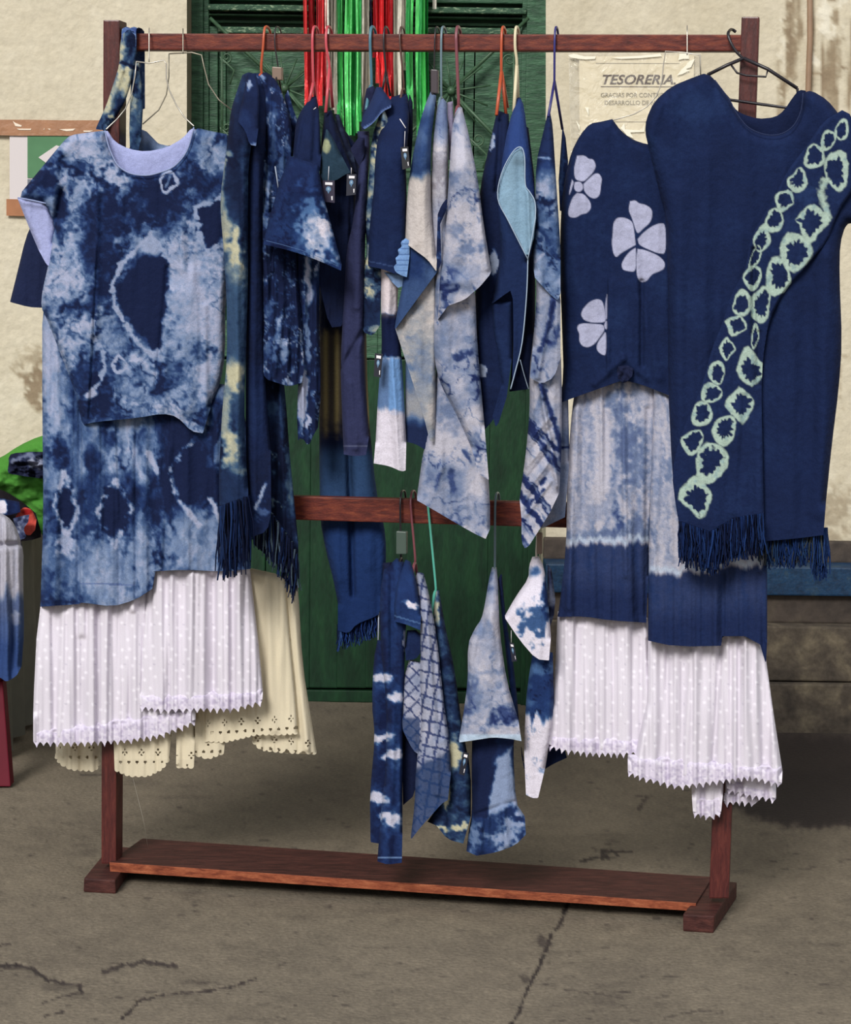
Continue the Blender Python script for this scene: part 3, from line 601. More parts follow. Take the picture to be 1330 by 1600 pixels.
side_hanger(627, (626, 872), 'black', 'dark hanger with two metal clips on the middle rail', r=.0026, low=True, clip=(619, 830, 635, 866, 'green'))
side_hanger(643, (648, 880), 'mauve', 'red-brown hanger on the middle rail above the checked shirt', r=.003, low=True)
side_hanger(669, (680, 924), 'green', 'turquoise hanger on the middle rail', r=.003, low=True)
side_hanger(775, (773, 888), 'grey', 'grey-green hanger above the pale blue child dress', r=.003, low=True)
side_hanger(843, (838, 872), 'white', 'whitish hanger with a narrow clip behind the striped marbled shirt', r=.0026, low=True, clip=(839, 832, 847, 866, 'tan'))
M_WIRE = mat('bright_wire', srgb=(196, 190, 178), rough=.35, metal=.6)
def wire(label, paths, d=-.012, r=.0015, at=(250, 95), m=None):
    t = thing('wire_hanger', label, 'hanger', RK(at[0], at[1], d), 'wire hangers'); 
    for n, p, k, *q in paths: tube(n, [RK(*(a if len(a) > 2 else (*a, d))) for a in (crom(p, 5) if k else p)], q[0] if q else r, m or M_WIRE, t, 6)
def wh(x, yb, y0=50): return [(x, y0 + 22, .060), (x, y0 + 3, .058), (x, y0 - 6, .034), (x, y0, .004), (x, y0 + 8, -.004), (x, yb, -.012)]
wire('white wire hanger holding the left tie-dye blouse', [('hook', wh(233, 97), 1), ('frame', [(213, 96), (233, 99), (256, 94), (260, 100), (260, 122), (264, 140), (276, 165), (288, 183), (303, 197, -.05)], 0), ('frame', [(213, 96), (211, 118), (206, 146), (196, 170), (183, 186), (166, 202, -.05)], 0)])
wire('grey wire hanger behind, half hidden by the shawl', [('hook', wh(286, 84, 51), 1), ('frame', [(264, 84, .0), (300, 82, .0), (315, 86, .0), (319, 105, .0), (326, 132, .0), (342, 156, .0), (362, 172, .0)], 0), ('frame', [(264, 84, .0), (264, 120, .0), (260, 148, .0), (248, 172, .0), (223, 194, .0)], 0)], m=mat('dull_wire', srgb=(150, 144, 128), rough=.4, metal=.6), at=(290, 84))
wire('thin wire hanger holding the navy flower blouse', [('hook', wh(1074, 86, 46), 1, .0013), ('frame', [(1095, 118), (1094, 86), (1068, 82), (1040, 80), (1037, 100), (1034, 130), (1026, 150), (1012, 166), (992, 178), (958, 188, -.04)], 0, .0013)], at=(1060, 84))
wire('black hanger with a lower bar holding the navy dress', [
    ('hook', [(1150, 50, .058), (1143, 46, .05), (1138, 52, .0), (1141, 64, -.01), (1150, 80, -.012), (1162, 92, -.012)], 1, .0033),
    ('arm', [(1162, 91), (1136, 102), (1106, 117, -.03)], 0, .0038), ('arm', [(1162, 91), (1200, 108), (1246, 138, -.03)], 0, .0038),
    ('lower_bar', [(1106, 117, -.03), (1124, 138, -.03), (1140, 156, -.03), (1190, 163, -.03), (1249, 171, -.03), (1246, 138, -.03)], 0, .0032),
    ('inner_bar', [(1143, 102), (1152, 114), (1166, 118), (1197, 120), (1200, 109)], 0, .0022)], d=-.02, m=hm('black'), at=(1162, 91))

# ================================================================== GARMENTS
def sideD(yt, d, slope=72, d0=-.012): return [(yt + slope * 1.5 * k / 14, d0 + (d - d0) * math.sin(math.pi / 2 * k / 14) ** .85) for k in range(15)] + [(3000, d)]
def garment(name, label, cat, at, group=None): return thing(name, label, cat, RK(at[0], at[1], 0.0), group)
# ---- pattern functions
def marble(c, v=.55, amp=.55, sx=44, ramp='indigo'):
    c.base(v, amp, sx).add(.20, 13, k=33).veins(-.32, 30, wdt=.12); return c
def p_blouse(c):
    c.base(.48, .34, 56).add(.22, 20, k=33)
    for q in ((140, 240, 40, 40, .92), (180, 270, 34, 26, .92), (120, 300, 18, 60, .8), (100, 420, 34, 60, .95), (105, 545, 36, 60, .9), (300, 440, 46, 110, .92), (330, 560, 26, 100, .9), (335, 250, 24, 22, .78), (230, 610, 50, 34, .75), (272, 640, 22, 26, .95), (165, 540, 22, 26, .7), (290, 345, 14, 40, .75)): c.blob(*q, soft=.6, jag=.45, amt=.8)
    for q in ((240, 310, 56, 44, .05), (160, 380, 26, 90, .08), (60, 280, 30, 22, .12), (94, 340, 9, 40, .08), (112, 480, 22, 16, .22), (140, 585, 26, 34, .12), (310, 290, 30, 16, .18), (254, 600, 14, 26, .3), (118, 265, 24, 14, .3), (190, 240, 8, 16, .3), (310, 545, 20, 18, .25), (270, 580, 12, 16, .35), (150, 640, 26, 12, .25), (310, 650, 20, 12, .35)): c.blob(*q, soft=.5, jag=.6, amt=.8)
    c.add(.12, 16, k=90).veins(-.34, 34, wdt=.11).veins(-.2, 15, wdt=.14, k=47).add(.14, 6, k=60)
    c.poly([(237, 388), (205, 418), (184, 448), (190, 480), (205, 508), (238, 548), (250, 545), (262, 440), (268, 410)], .06, soft=3); c.blob(292, 490, 24, 80, .80, soft=.4, jag=.5, amt=.6); c.blob(236, 384, 10, 12, .8, soft=.6)
    c.line([(234, 368), (205, 396), (186, 416), (175, 450), (180, 478), (196, 508), (215, 535), (238, 556), (252, 546)], 3.4, .82, jag=.9); c.line([(234, 366), (250, 385), (266, 408)], 4.0, .80, jag=.9); c.blob(236, 384, 14, 14, .8, soft=.6)
    c.poly([(345, 305), (306, 325), (312, 360), (322, 392), (346, 386)], .08, soft=6); c.line([(345, 308), (306, 325), (311, 360), (322, 392), (346, 385)], 3.6, .78, jag=.9)
    c.line([(138, 522), (160, 542), (164, 570), (156, 600), (140, 612)], 3.2, .78, jag=.9); c.blob(138, 613, 9, 6, .92)
    c.ring(186, 570, 12, 16, .84, t=.32, teeth=5); c.ring(263, 284, 17, 18, .84, t=.28, rot=10, teeth=5); c.line([(258, 292), (266, 276)], 2, .6)
    c.ramp()
def p_skirtL(c):
    c.base(.40, .42, 24, 60).add(.16, 10, 22, k=33); c.veins(-.3, 22, 50, wdt=.12)
    for q in ((78, 560, 12, 130, .85), (95, 760, 14, 40, .5), (150, 790, 20, 60, .35), (285, 740, 36, 66, .05), (245, 830, 16, 60, .12), (100, 935, 50, 26, .07), (200, 655, 30, 20, .7), (175, 890, 60, 60, .72), (100, 880, 34, 50, .6), (310, 850, 70, 50, .72), (225, 890, 16, 50, .72), (80, 600, 18, 80, .8), (120, 640, 12, 60, .45), (75, 740, 14, 30, .7)): c.blob(*q, soft=.55, jag=.4, amt=.85)
    for p in ([(180, 752), (152, 800), (180, 852), (206, 795), (180, 752)], [(100, 736), (86, 790), (104, 838), (122, 800), (100, 736)], [(300, 690), (268, 730), (275, 775), (310, 822)], [(232, 708), (244, 730), (246, 738)], [(330, 780), (345, 815)]): c.line(p, 3.8, .9, jag=.5)
    for q in ((180, 800, 22, 36), (104, 790, 14, 34), (297, 745, 24, 46)): c.blob(*q, .03, soft=.3, jag=.3)
    c.blob(104, 850, 12, 20, .85, jag=.5); c.add(.12, 6, 16, k=62)
    c.ramp(); c.over((np.abs(c.y - (912 + .02 * (c.x - 130))) < 1.2) & (c.x > 125) & (c.x < 212), (90, 108, 150))
def p_white(c):
    c.flat((212, 206, 216), .035, 10, 120)
    gx = 17; row = np.floor(c.y / 17); ux = (c.x + (row % 2) * 8.5) / gx; cxn = (np.floor(ux) + .5) * gx - (row % 2) * 8.5; cyn = (row + .5) * 17
    jx = 11 * (vn(np.floor(ux), row, 300) - .5); jy = 11 * (vn(np.floor(ux), row, 301) - .5)
    d = np.hypot(c.x - cxn - jx, c.y - cyn - jy); c.over(.65 * (1 - sstep(1.2, 3.6, d)), (242, 238, 246))
    c.over(.5 * (np.hypot((c.x % 23) - 11, (c.y % 31) - 15) < 1.3), (170, 165, 182))
def p_lace(c):
    c.flat((206, 198, 214), .04, 8, 14)
    c.over(.45 * sstep(.25, .6, fbm(c.x, c.y, 3.4, oct=1, seed=310)), (160, 150, 178)); c.over(.4 * sstep(.4, .8, fbm(c.x, c.y, 3.8, oct=1, seed=317)), (240, 236, 242))
def lace_holes(x, y): return (fbm(x, y, 3.2, oct=1, seed=320) > .82)
def p_cream(c):
    c.flat((212, 201, 175), .05, 24, 60); c.over(.25 * sstep(.2, .9, fbm(c.x, c.y, 40, 90, seed=331)), (222, 212, 186))
def p_eye(c):
    c.flat((208, 198, 172), .05, 10, 10); c.over(.5 * sstep(.3, .8, fbm(c.x, c.y, 4, oct=2, seed=333)), (170, 158, 132))
def eye_holes(base, pitch=13):
    def f(x, y):
        b = base(x); v = y - b; u = ((x / pitch) % 1 - .5) * pitch
        h = np.hypot(u, (v - 10)) < 2.4
        for (a, q) in ((-3, -4), (3, -4), (0, -8), (0, 0)): h |= np.hypot((((x / 26) % 1) - .5) * 26 - a, v - q + 1) < 1.5
        return h
    return f

# ---- LEFT GROUP -------------------------------------------------
g = garment('long_cream_skirt', 'cream linen skirt with eyelet hem showing behind the white ruffles at left', 'skirt', (400, 900))
cloth('back_panel', g, [(440, 900), (420, 1000), (396, 1130), (394, 1156)], [(394, 1156), (408, 1170), (444, 1174), (495, 1176)], [(495, 1176), (487, 1127), (473, 1040), (466, 918), (462, 900)], .02, p_cream, seed=401, m=M_LACE, wave=(.006, 13, 300), hemz=(9, 3.5, True), folds=[(456, 920, 480, 1170, 5, .008)], holes=eye_holes(lambda x: 1158 + .1 * (x - 400)), step=1.6)
cloth('front_panel', g, [(380, 885), (340, 1000), (318, 1100), (318, 1156)], [(318, 1156), (350, 1158), (401, 1146), (440, 1146), (466, 1144)], [(466, 1144), (464, 1110), (450, 960), (446, 905), (430, 896)], -.005, p_cream, seed=402, m=M_LACE, wave=(.006, 18, 300), hemz=(9, 3.5, True), holes=eye_holes(lambda x: 1134 - .06 * (x - 350)), step=1.6, folds=[(420, 920, 430, 1140, 7, .005)])
for L, H, R, dd in ((([(98, 1080), (86, 1140), (87, 1167)]), [(87, 1180), (94, 1192), (112, 1201), (148, 1203), (156, 1190)], [(156, 1180), (156, 1080)], .056),
                    ([(175, 1080), (177, 1140)], [(179, 1201), (202, 1211), (231, 1211), (253, 1200), (264, 1184)], [(268, 1150), (268, 1080)], -.012),
                    ([(276, 1090), (276, 1140)], [(275, 1197), (303, 1198)], [(305, 1150), (303, 1090)], -.002), ([(303, 1090), (305, 1120)], [(305, 1178), (325, 1184), (350, 1175)], [(352, 1150), (352, 1090)], .004)):
    b_ = H[0][1] * .5 + H[-1][1] * .5
    cloth('hem_fold', g, L, H, R, dd, (lambda c: (p_cream(c), c.over(.3 * (c.y > 1186), (190, 180, 156)))), seed=int(403 + b_), m=M_LACE, wave=(.008, 16, 200), hemz=(9, 3.5, True), holes=eye_holes(lambda x, b=b_: b - 12 + 0 * x), step=1.6, back=.012, smooth=0)
tube('dangling_thread', [RK(205, 1205, 0), RK(215, 1245, 0), RK(226, 1290, 0), RK(231, 1325, .05)], .0004, M_WIRE, g, 4, 4)

g = garment('navy_blouse', 'dark navy short-sleeved garment mostly hidden behind the tie-dye blouse', 'blouse', (180, 240))
cloth('sleeve', g, [(52, 345), (40, 372), (26, 430), (16, 470)], [(16, 472), (45, 480), (68, 481)], [(90, 470), (110, 380), (100, 330)], .062, lambda c: c.flat((26, 34, 64), .08), seed=411, bulge=.03)
cloth('body', g, [(196, 240), (110, 300), (85, 420), (82, 640)], [(84, 650), (330, 650)], [(335, 600), (345, 260), (300, 215), (255, 232), (222, 198), (214, 215)], .062, lambda c: (c.base(.6, .3, 40), c.ramp()), seed=412, bulge=.02)
# bag-like strap looped over the rail
g = garment('looped_tie_dye_scarf', 'thin blue and white tie-dye scarf looped over the rail beside the left post', 'scarf', (205, 60))
ps = lambda c: (c.base(.55, .5, 14, 30), c.veins(-.6, 12, 20, wdt=.2), c.line([(190, 98), (206, 104), (214, 108)], 3, .05), c.blob(185, 165, 10, 18, .1, soft=.5, amt=.7), c.blob(203, 62, 10, 12, .15, amt=.8), c.ramp('cream'))
cloth('front_strand', g, [(191, 50), (187, 75), (187, 100), (176, 135), (166, 165), (150, 200)], [(150, 202), (166, 204)], [(172, 198), (196, 158), (205, 130), (211, 100), (214, 72), (214, 50), (203, 45)], -.012, ps, seed=421, bulge=.01, ew=8, folds=[(200, 50, 192, 110, 3, .004), (192, 110, 165, 190, 3, .004)])
cloth('rear_strand', g, [(208, 98), (204, 140), (202, 200)], [(203, 234), (216, 236)], [(221, 215), (224, 160), (219, 115), (217, 98)], -.004, ps, seed=422, bulge=.01, ew=6, folds=[(212, 110, 212, 220, 3, .004)])
sh = [unl(float(loc(RK(203, 50, 0))[0]) + q, 0, 0) for q in (0,)]
xm = float(loc(RK(203, 50, 0))[0]); zt = float(loc(RK(203, 52, .012))[2])
bm = bmesh.new(); prof = [(-.008, -.03), (-.008, .0), (-.004, .008), (.012, .0125), (.034, .0125), (.052, .008), (.056, -.01), (.056, -.16)]
rows = []
for k in range(7):
    rows.append([bm.verts.new(unl(xm - .0165 + .033 * k / 6, y, zt + z + .002 * math.sin(k * 2.1))) for y, z in prof])
for A, B in zip(rows[:-1], rows[1:]):
    for i in range(len(prof) - 1): bm.faces.new((A[i], A[i + 1], B[i + 1], B[i]))
bm_obj('loop', bm, mat('sash_indigo_loop', rough=.9, cols=[(.35, (34, 54, 110)), (.55, (70, 98, 146)), (.7, (176, 184, 196))], nscale=60), g, True)

# tie-dye skirt with white eyelet ruffles
g = garment('tiered_tie_dye_skirt', 'blue diamond tie-dye skirt with white dotted ruffle hanging at left', 'skirt', (200, 640))
fo = [(126, 600, 122, 940, 5, -.010), (150, 650, 146, 940, 10, .004), (95, 500, 92, 930, 10, .006), (196, 650, 205, 930, 9, .006), (166, 660, 165, 930, 5, -.004), (215, 650, 213, 935, 4, -.006)]
cloth('skirt_panel', g, [(84, 440), (66, 470), (66, 640), (68, 800), (63, 948)], [(63, 948), (124, 944), (127, 941), (176, 948), (212, 937), (238, 920)], [(260, 800), (340, 650), (330, 500)], [(500, -.024), (760, -.052)], p_skirtL, seed=431, bulge=.03, folds=fo, steps=[(127, 620, 126, 945, 30, .016), (214, 680, 214, 940, 24, .010), (180, 650, 186, 800, -16, .006)], wave=(.008, 14, 300))
cloth('skirt_overlap', g, [(268, 600), (256, 690), (240, 760), (233, 892)], [(233, 893), (290, 890), (345, 893), (392, 889)], [(394, 800), (388, 650), (350, 600)], [(600, -.046), (800, -.064)], p_skirtL, seed=431, bulge=.02, wave=(.009, 18, 300), folds=[(326, 650, 345, 890, 6, .007), (262, 700, 250, 880, 5, .006), (232, 700, 222, 890, 5, -.006)])
def ruffle(nm, L, H, R, dd, seed, lacew=17, **k):
    ym = min(q[1] for q in L + R); dl = [(ym + 12 * k, dd + .022 * (.5 + .5 * math.cos(math.pi * k / 13))) for k in range(14)] if nm == 'white_ruffle' else dd
    p = cloth(nm, g, L, H, R, dl, p_white, seed=seed, m=M_LACE, wave=(.015, 11, 900), wave2=(.009, 30, 500), bulge=.022, back=.012, smooth=0, **k)
    H2 = [(a, b + 1) for a, b in H]; up = [(a, b - lacew) for a, b in H][::-1]
    l = cloth('lace_trim', p, [up[-1], H2[0]], H2, [H2[-1], up[0]], dd - .006, p_lace, seed=seed, m=M_LACE, wave=(.015, 11, 900), wave2=(.009, 30, 500), bulge=.022, back=None, smooth=0, hemz=(10.5, 9), step=1.5)
    l.location = (0, 0, 0); return p
ruffle('white_ruffle', [(64, 940), (63, 949), (57, 997), (53, 1080), (52, 1113)], [(52, 1158), (127, 1158), (199, 1154), (249, 1146), (306, 1124)], [(306, 1100), (250, 960), (238, 912), (212, 928), (176, 939), (127, 932)], -.047, 441, folds=[(128, 1000, 125, 1150, 6, -.012), (207, 960, 203, 1150, 4, -.012), (100, 960, 92, 1150, 5, .008)])
ruffle('white_ruffle', [(235, 884), (234, 896), (222, 1004), (218, 1080)], [(218, 1102), (257, 1107), (303, 1105), (365, 1105), (410, 1093)], [(411, 1080), (404, 1004), (390, 882), (345, 884), (290, 882)], -.056, 442, folds=[(334, 900, 335, 1100, 5, -.012), (300, 900, 296, 1100, 5, .006), (270, 900, 254, 1100, 5, .006)])

# front blouse with diamonds
g = garment('tie_dye_blouse', 'large blue and pale tie-dye blouse with diamond motifs at far left', 'blouse', (230, 200))
nk = [(303, 199), (292, 236), (272, 260), (248, 270), (228, 274), (204, 271), (186, 260), (177, 246), (169, 226), (164, 204)]
cloth('front_panel', g, [(164, 204), (138, 207), (110, 211), (98, 222), (60, 268), (27, 308), (50, 312), (72, 317), (84, 350), (76, 412), (66, 455), (64, 480), (74, 500), (96, 556), (117, 612), (129, 664)],
      [(129, 664), (150, 659), (215, 653), (254, 646), (277, 651), (299, 674), (317, 677)], [(330, 635), (345, 596), (352, 554), (352, 470), (362, 381), (362, 277), (362, 211), (330, 205)] + nk, -.075, p_blouse, seed=451, bulge=.03, ew=12,
      steps=[(150, 400, 138, 640, -28, .012), (262, 450, 240, 640, 40, .014)], folds=[(96, 300, 84, 360, 6, -.018), (100, 250, 92, 340, 8, -.012), (150, 300, 148, 520, 7, .010), (262, 420, 243, 640, 5, -.008), (300, 430, 292, 640, 12, .008), (320, 480, 322, 660, 6, .006), (280, 330, 284, 420, 7, .005), (180, 320, 168, 480, 18, .004)], wave=(.006, 26, 220), back=.03, step=1.8)
cloth('sleeve_lining', g, [(27, 309), (46, 357), (60, 390)], [(60, 390), (74, 416), (80, 414)], [(84, 380), (88, 352), (72, 317), (50, 312)], -.055, lambda c: c.flat((158, 164, 206), .06), seed=452, bulge=.02, ew=8)
cloth('back_neck_panel', g, [(162, 206), (168, 260), (185, 300)], [(230, 310), (280, 290)], [(300, 250), (308, 203), (299, 200), (286, 216), (260, 231), (228, 237), (202, 233), (180, 222), (168, 204)], -.030, lambda c: c.flat((158, 164, 206), .06), seed=453, bulge=.008, wave=(.003, 20, 60), back=None)
tube('neck_binding', [RK(x, y, -.078) for x, y in crom(nk, 4)], .0018, mat('blue_binding', srgb=(140, 152, 190), rough=.9), g, 6)
tube('sleeve_hem', [RK(x, y, -.074) for x, y in crom([(28, 309), (50, 313), (72, 318)], 3)], .0018, MATS['blue_binding'], g, 6)

# long shawl with cream patches and fringe
g = garment('long_shawl', 'long indigo shawl with cream patches and dark fringe beside the left blouse', 'shawl', (400, 130))
def p_shawl(c):
    c.base(.32, .22, 26, 60).add(.12, 7, k=33)
    for q in ((352, 350, 12, 44, .85), (366, 412, 14, 44, .95), (371, 380, 5, 26, .9), (368, 588, 13, 26, .98), (352, 650, 9, 60, .82), (362, 700, 15, 24, .9), (378, 735, 14, 4, .7), (360, 480, 20, 50, .48), (372, 530, 18, 30, .45), (358, 243, 10, 4, .8), (370, 150, 4, 6, .9)): c.blob(*q, soft=.55, jag=.35, amt=.9)
    c.line([(352, 250), (347, 290), (345, 330)], 3, .75); c.blob(366, 300, 14, 40, .18, amt=.8); c.blob(374, 190, 20, 50, .15, amt=.8); c.blob(377, 650, 12, 40, .42, amt=.8); c.blob(365, 770, 24, 30, .26, amt=.8)
    c.ramp('cream')
def p_shawl2(c):
    c.base(.16, .12, 26, 80).add(.07, 7, k=33).blob(400, 640, 22, 60, .30, soft=.7).blob(408, 800, 8, 12, .8, jag=.6, amt=.7).line([(415, 755), (400, 795)], 2.5, .9).blob(395, 300, 10, 50, .28, amt=.5).ramp('navy')
fringe('fringe', g, [(350, 792), (388, 776), (420, 800), (456, 850), (464, 870)], 72, 120, -.12, [(10, 20, 48), (14, 30, 66), (24, 44, 84), (70, 86, 100), (8, 16, 40)], seed=3, wd=1.9, sway=9)
fringe('fringe', g, [(344, 795), (388, 778)], 105, 70, -.195, [(10, 20, 48), (14, 30, 66), (24, 44, 84)], seed=4, wd=1.8, sway=8)
cloth('rear_drop', g, [(400, 118), (392, 200), (386, 300), (384, 560), (384, 740), (392, 800)], [(396, 850), (430, 880), (462, 905), (467, 905)], [(466, 845), (459, 774), (452, 702), (448, 640), (440, 560), (440, 300), (420, 118)], sideD(118, -.09), lambda c: (c.base(.14, .16, 16, 40), c.veins(.5, 14, 40, wdt=.1), c.blob(455, 740, 9, 60, .7, soft=.5, jag=.4, amt=.7), c.blob(440, 640, 6, 60, .5, amt=.5, jag=.6), c.blob(424, 640, 10, 14, .6, amt=.5), c.ramp('cream')), seed=461, bulge=.02, wave=(.012, 10, 200))
cloth('middle_drop', g, [(400, 116), (390, 150), (386, 264), (384, 420), (384, 560), (384, 700), (387, 770)], [(392, 840), (418, 830), (424, 800)], [(423, 702), (416, 631), (412, 500), (410, 300), (418, 160), (412, 118)], sideD(116, -.165), p_shawl2, seed=462, bulge=.03, wave=(.006, 14, 300), folds=[(394, 200, 398, 800, 6, .006)])
cloth('front_drop', g, [(379, 117), (371, 140), (361, 171), (357, 206), (353, 241), (347, 284), (344, 322), (348, 371), (354, 460), (355, 560), (348, 631), (344, 702), (342, 750), (343, 790)], [(351, 797), (377, 795), (388, 774)], [(388, 762), (383, 702), (382, 631), (384, 560), (388, 440), (388, 313), (388, 264), (396, 200), (398, 140), (396, 114), (388, 113)], sideD(114, -.20), p_shawl, seed=463, bulge=.03, wave=(.006, 12, 200), folds=[(366, 330, 370, 780, 8, .006)])
cloth('front_flap', g, [(386, 116), (380, 150), (371, 189)], [(372, 190), (384, 205), (390, 226), (400, 228)], [(404, 200), (406, 150), (400, 114)], [(114, -.10), (150, -.17), (230, -.215)], lambda c: (c.base(.2, .12, 20), c.blob(388, 133, 4, 8, .9), c.blob(394, 226, 8, 3, .8), c.ramp('navy')), seed=464, bulge=.015, ew=7)

# crinkled dark dress
g = garment('crinkled_child_dress', 'dark indigo crinkled child dress with speckled skirt beside the shawl', 'dress', (430, 130))
def p_crk(c):
    c.base(.07, .20, 9, 20, 5).veins(.55, 9, 26, wdt=.16).veins(.4, 5, 12, wdt=.2, k=47)
    for q in ((438, 500, 4, 7, .85), (423, 480, 5, 16, .5), (436, 522, 7, 12, .75), (448, 545, 5, 14, .8), (420, 545, 8, 16, .6), (430, 560, 6, 14, .7), (442, 555, 5, 12, .8), (453, 597, 6, 4, 1), (452, 440, 4, 12, .55), (424, 210, 8, 50, .5), (440, 250, 5, 30, .6), (416, 290, 8, 24, .8), (410, 330, 10, 22, .75), (452, 225, 4, 18, .55)): c.blob(*q, soft=.5, jag=.5, amt=.7)
    c.ramp('indigo')
cloth('bodice', g, [(397, 115), (398, 140), (400, 220), (404, 300), (406, 380)], [(408, 420), (450, 430)], [(456, 300), (458, 226), (456, 198), (450, 171), (438, 138), (430, 121), (416, 113)], sideD(113, -.135), p_crk, seed=471, bulge=.03, wave=(.014, 7, 60), folds=[(412, 140, 420, 300, 4, -.012), (405, 130, 403, 300, 3, -.008)])
cloth('skirt', g, [(402, 330), (405, 420), (408, 520)], [(409, 571), (414, 592), (436, 599), (452, 604), (472, 598)], [(476, 570), (474, 500), (466, 456), (460, 330)], -.15, p_crk, seed=472, bulge=.03, wave=(.014, 8, 70))
tube('skirt_waist_tie', [RK(430, 260, -.17), RK(433, 280, -.175), RK(436, 300, -.17)], .0015, mat('pale_cord', srgb=(150, 160, 178), rough=.8), g, 6)
cloth('back_sleeve', g, [(445, 150), (450, 200)], [(454, 245), (470, 240)], [(470, 200), (458, 170), (450, 140)], -.05, p_crk, seed=473, bulge=.01, wave=(.01, 6, 30))

# dangling tie-dyed trousers leg
g = garment('silky_tie_dye_scarf', 'shiny narrow blue and grey tie-dye scarf hanging below the child top', 'scarf', (480, 400))
cloth('scarf_length', g, [(458, 380), (460, 440), (468, 520), (466, 600), (464, 650)], [(466, 690), (470, 680), (482, 698), (490, 680)], [(497, 668), (502, 611), (499, 500), (500, 380)], -.12, lambda c: (c.base(.15, .3, 10, 90), c.blob(482, 440, 5, 40, .95, soft=.6), c.blob(474, 620, 8, 50, .95, soft=.4), c.blob(484, 660, 3, 16, 1), c.blob(480, 530, 4, 40, .6), c.veins(.5, 6, 120, wdt=.2), c.ramp()), seed=481, bulge=.02, wave=(.010, 6, 120), ew=9)

# ---- CENTRE GROUP ------------------------------------------------
def tagcard(parent, quad, d, face=(34, 26, 54), logo=True, string=None):
    q = [RK(x, y, d) for x, y in quad]; p = bm = bmesh.new()
    hexa(bm, [q[3], q[2], q[1], q[0]] + [a + GY * .0012 for a in (q[3], q[2], q[1], q[0])], 0)
    t = bm_obj('hang_tag', bm, mat('dark_tag_card_%d' % face[0], srgb=face, rough=.5), parent)
    def at(u, v): a = np.array(quad, float); return tuple((a[0] * (1 - u) + a[1] * u) * (1 - v) + (a[3] * (1 - u) + a[2] * u) * v)
    def patch(n, us, m, dd):
        bm = bmesh.new(); bm.faces.new([bm.verts.new(RK(*at(u, v), d - dd)) for u, v in us]); o = bm_obj(n, bm, m, t); o.location = (0, 0, 0); return o
    MW = mat('tag_white', srgb=(236, 232, 236), rough=.6); ML = mat('tag_blue_print', srgb=(92, 128, 164), rough=.6)
    patch('price_sticker', [(.22, .08), (.82, .09), (.82, .21), (.22, .2)], MW, .0008)
    if logo:
        patch('drop_logo', [(.5 + .21 * math.cos(a) * (1 if math.sin(a) < .6 else .7), .40 + .13 * math.sin(a) + (.09 if math.sin(a) > .9 else 0)) for a in [k * .5236 for k in range(12)]], ML, .0008)
        patch('drop_logo', [(.5 + .09 * math.cos(a), .39 + .06 * math.sin(a)) for a in [k * .785 for k in range(8)]], mat('tag_pale_print', srgb=(150, 176, 196), rough=.6), .0012)
        patch('small_print', [(.72, .72), (.84, .70), (.84, .88), (.76, .9)], MW, .0008)
    if string: o = tube('tag_string', [RK(*s, d) for s in string], .0006, MW, t, 5); o.location = (0, 0, 0)
    return t

g = garment('long_blue_shawl', 'long dark shawl with khaki band and plain blue fringed end behind the middle rail', 'shawl', (540, 250))
def p_c2(c):
    c.base(.12, .08, 20, 80).ramp('navy'); m = sstep(505, 535, c.y + 6 * c.n) * (1 - sstep(640, 690, c.y + 9 * c.n)); st = .5 + .5 * np.sin(c.x / 17 * 6.28 + 2)
    c.over(m * .95, (92, 84, 78)); c.over(m * .8 * st ** 2, (186, 168, 112)); c.over(.85 * sstep(690, 720, c.y) * (1 - sstep(800, 830, c.y)), (50, 78, 118)); c.over(.8 * sstep(800, 840, c.y), (30, 56, 106)); c.over(.7 * sstep(840, 950, c.y), (20, 40, 84))
cloth('shawl_length', g, [(520, 210), (505, 300), (498, 420), (499, 690), (500, 811), (509, 859), (521, 906), (528, 942)], [(528, 985), (545, 990), (557, 975), (583, 965), (592, 960)], [(600, 930), (604, 859), (600, 818), (588, 771), (575, 640), (570, 400), (560, 230), (540, 205)], [(205, .02), (260, .055), (3000, .075)], p_c2, seed=491, bulge=.03, back=.03, wave=(.006, 16, 300), folds=[(545, 700, 552, 930, 4, -.020), (500, 520, 520, 700, 10, .0), (520, 500, 530, 900, 16, .008), (572, 700, 575, 880, 12, .006)])
fringe('fringe', g, [(528, 980), (557, 972), (592, 955)], 38, 60, .08, [(24, 50, 108), (14, 32, 76), (44, 72, 124)], seed=6)
tube('white_edge', [RK(590, 905, .07), RK(592, 950, .07), RK(591, 1010, .07)], .0018, mat('white_thread_edge', srgb=(190, 200, 220), rough=.8), g, 6)

g = garment('dark_green_child_top', 'dark child top with green cap sleeve, cream spot and two hang tags', 'top', (512, 180))
def p_gr(c): c.base(.08, .06, 14).ramp('navy')
cloth('body', g, [(507, 176), (501, 230), (499, 300), (500, 380)], [(498, 440), (515, 512), (533, 510)], [(548, 480), (556, 380), (556, 275), (540, 235), (528, 201), (518, 172)], sideD(172, -.10), p_gr, seed=501, bulge=.03, wave=(.008, 10, 90))
cloth('cap_sleeve', g, [(510, 200), (502, 240), (500, 270)], [(504, 282), (524, 283), (540, 272), (548, 270)], [(535, 245), (520, 215)], -.155, lambda c: (c.flat((36, 56, 72), .1), c.over(1 - sstep(.8, 1.2, np.hypot((c.x - 509) / 7, (c.y - 227) / 10) + .2 * c.n), (150, 156, 124))), seed=502, bulge=.02, ew=9)
cloth('back_shoulder', g, [(524, 180), (528, 220)], [(532, 262), (558, 270)], [(552, 240), (538, 200), (530, 178)], -.02, lambda c: (c.flat((28, 34, 56), .2), c.over(.5 * sstep(.3, .8, c.n), (50, 62, 84))), seed=503, bulge=.02)
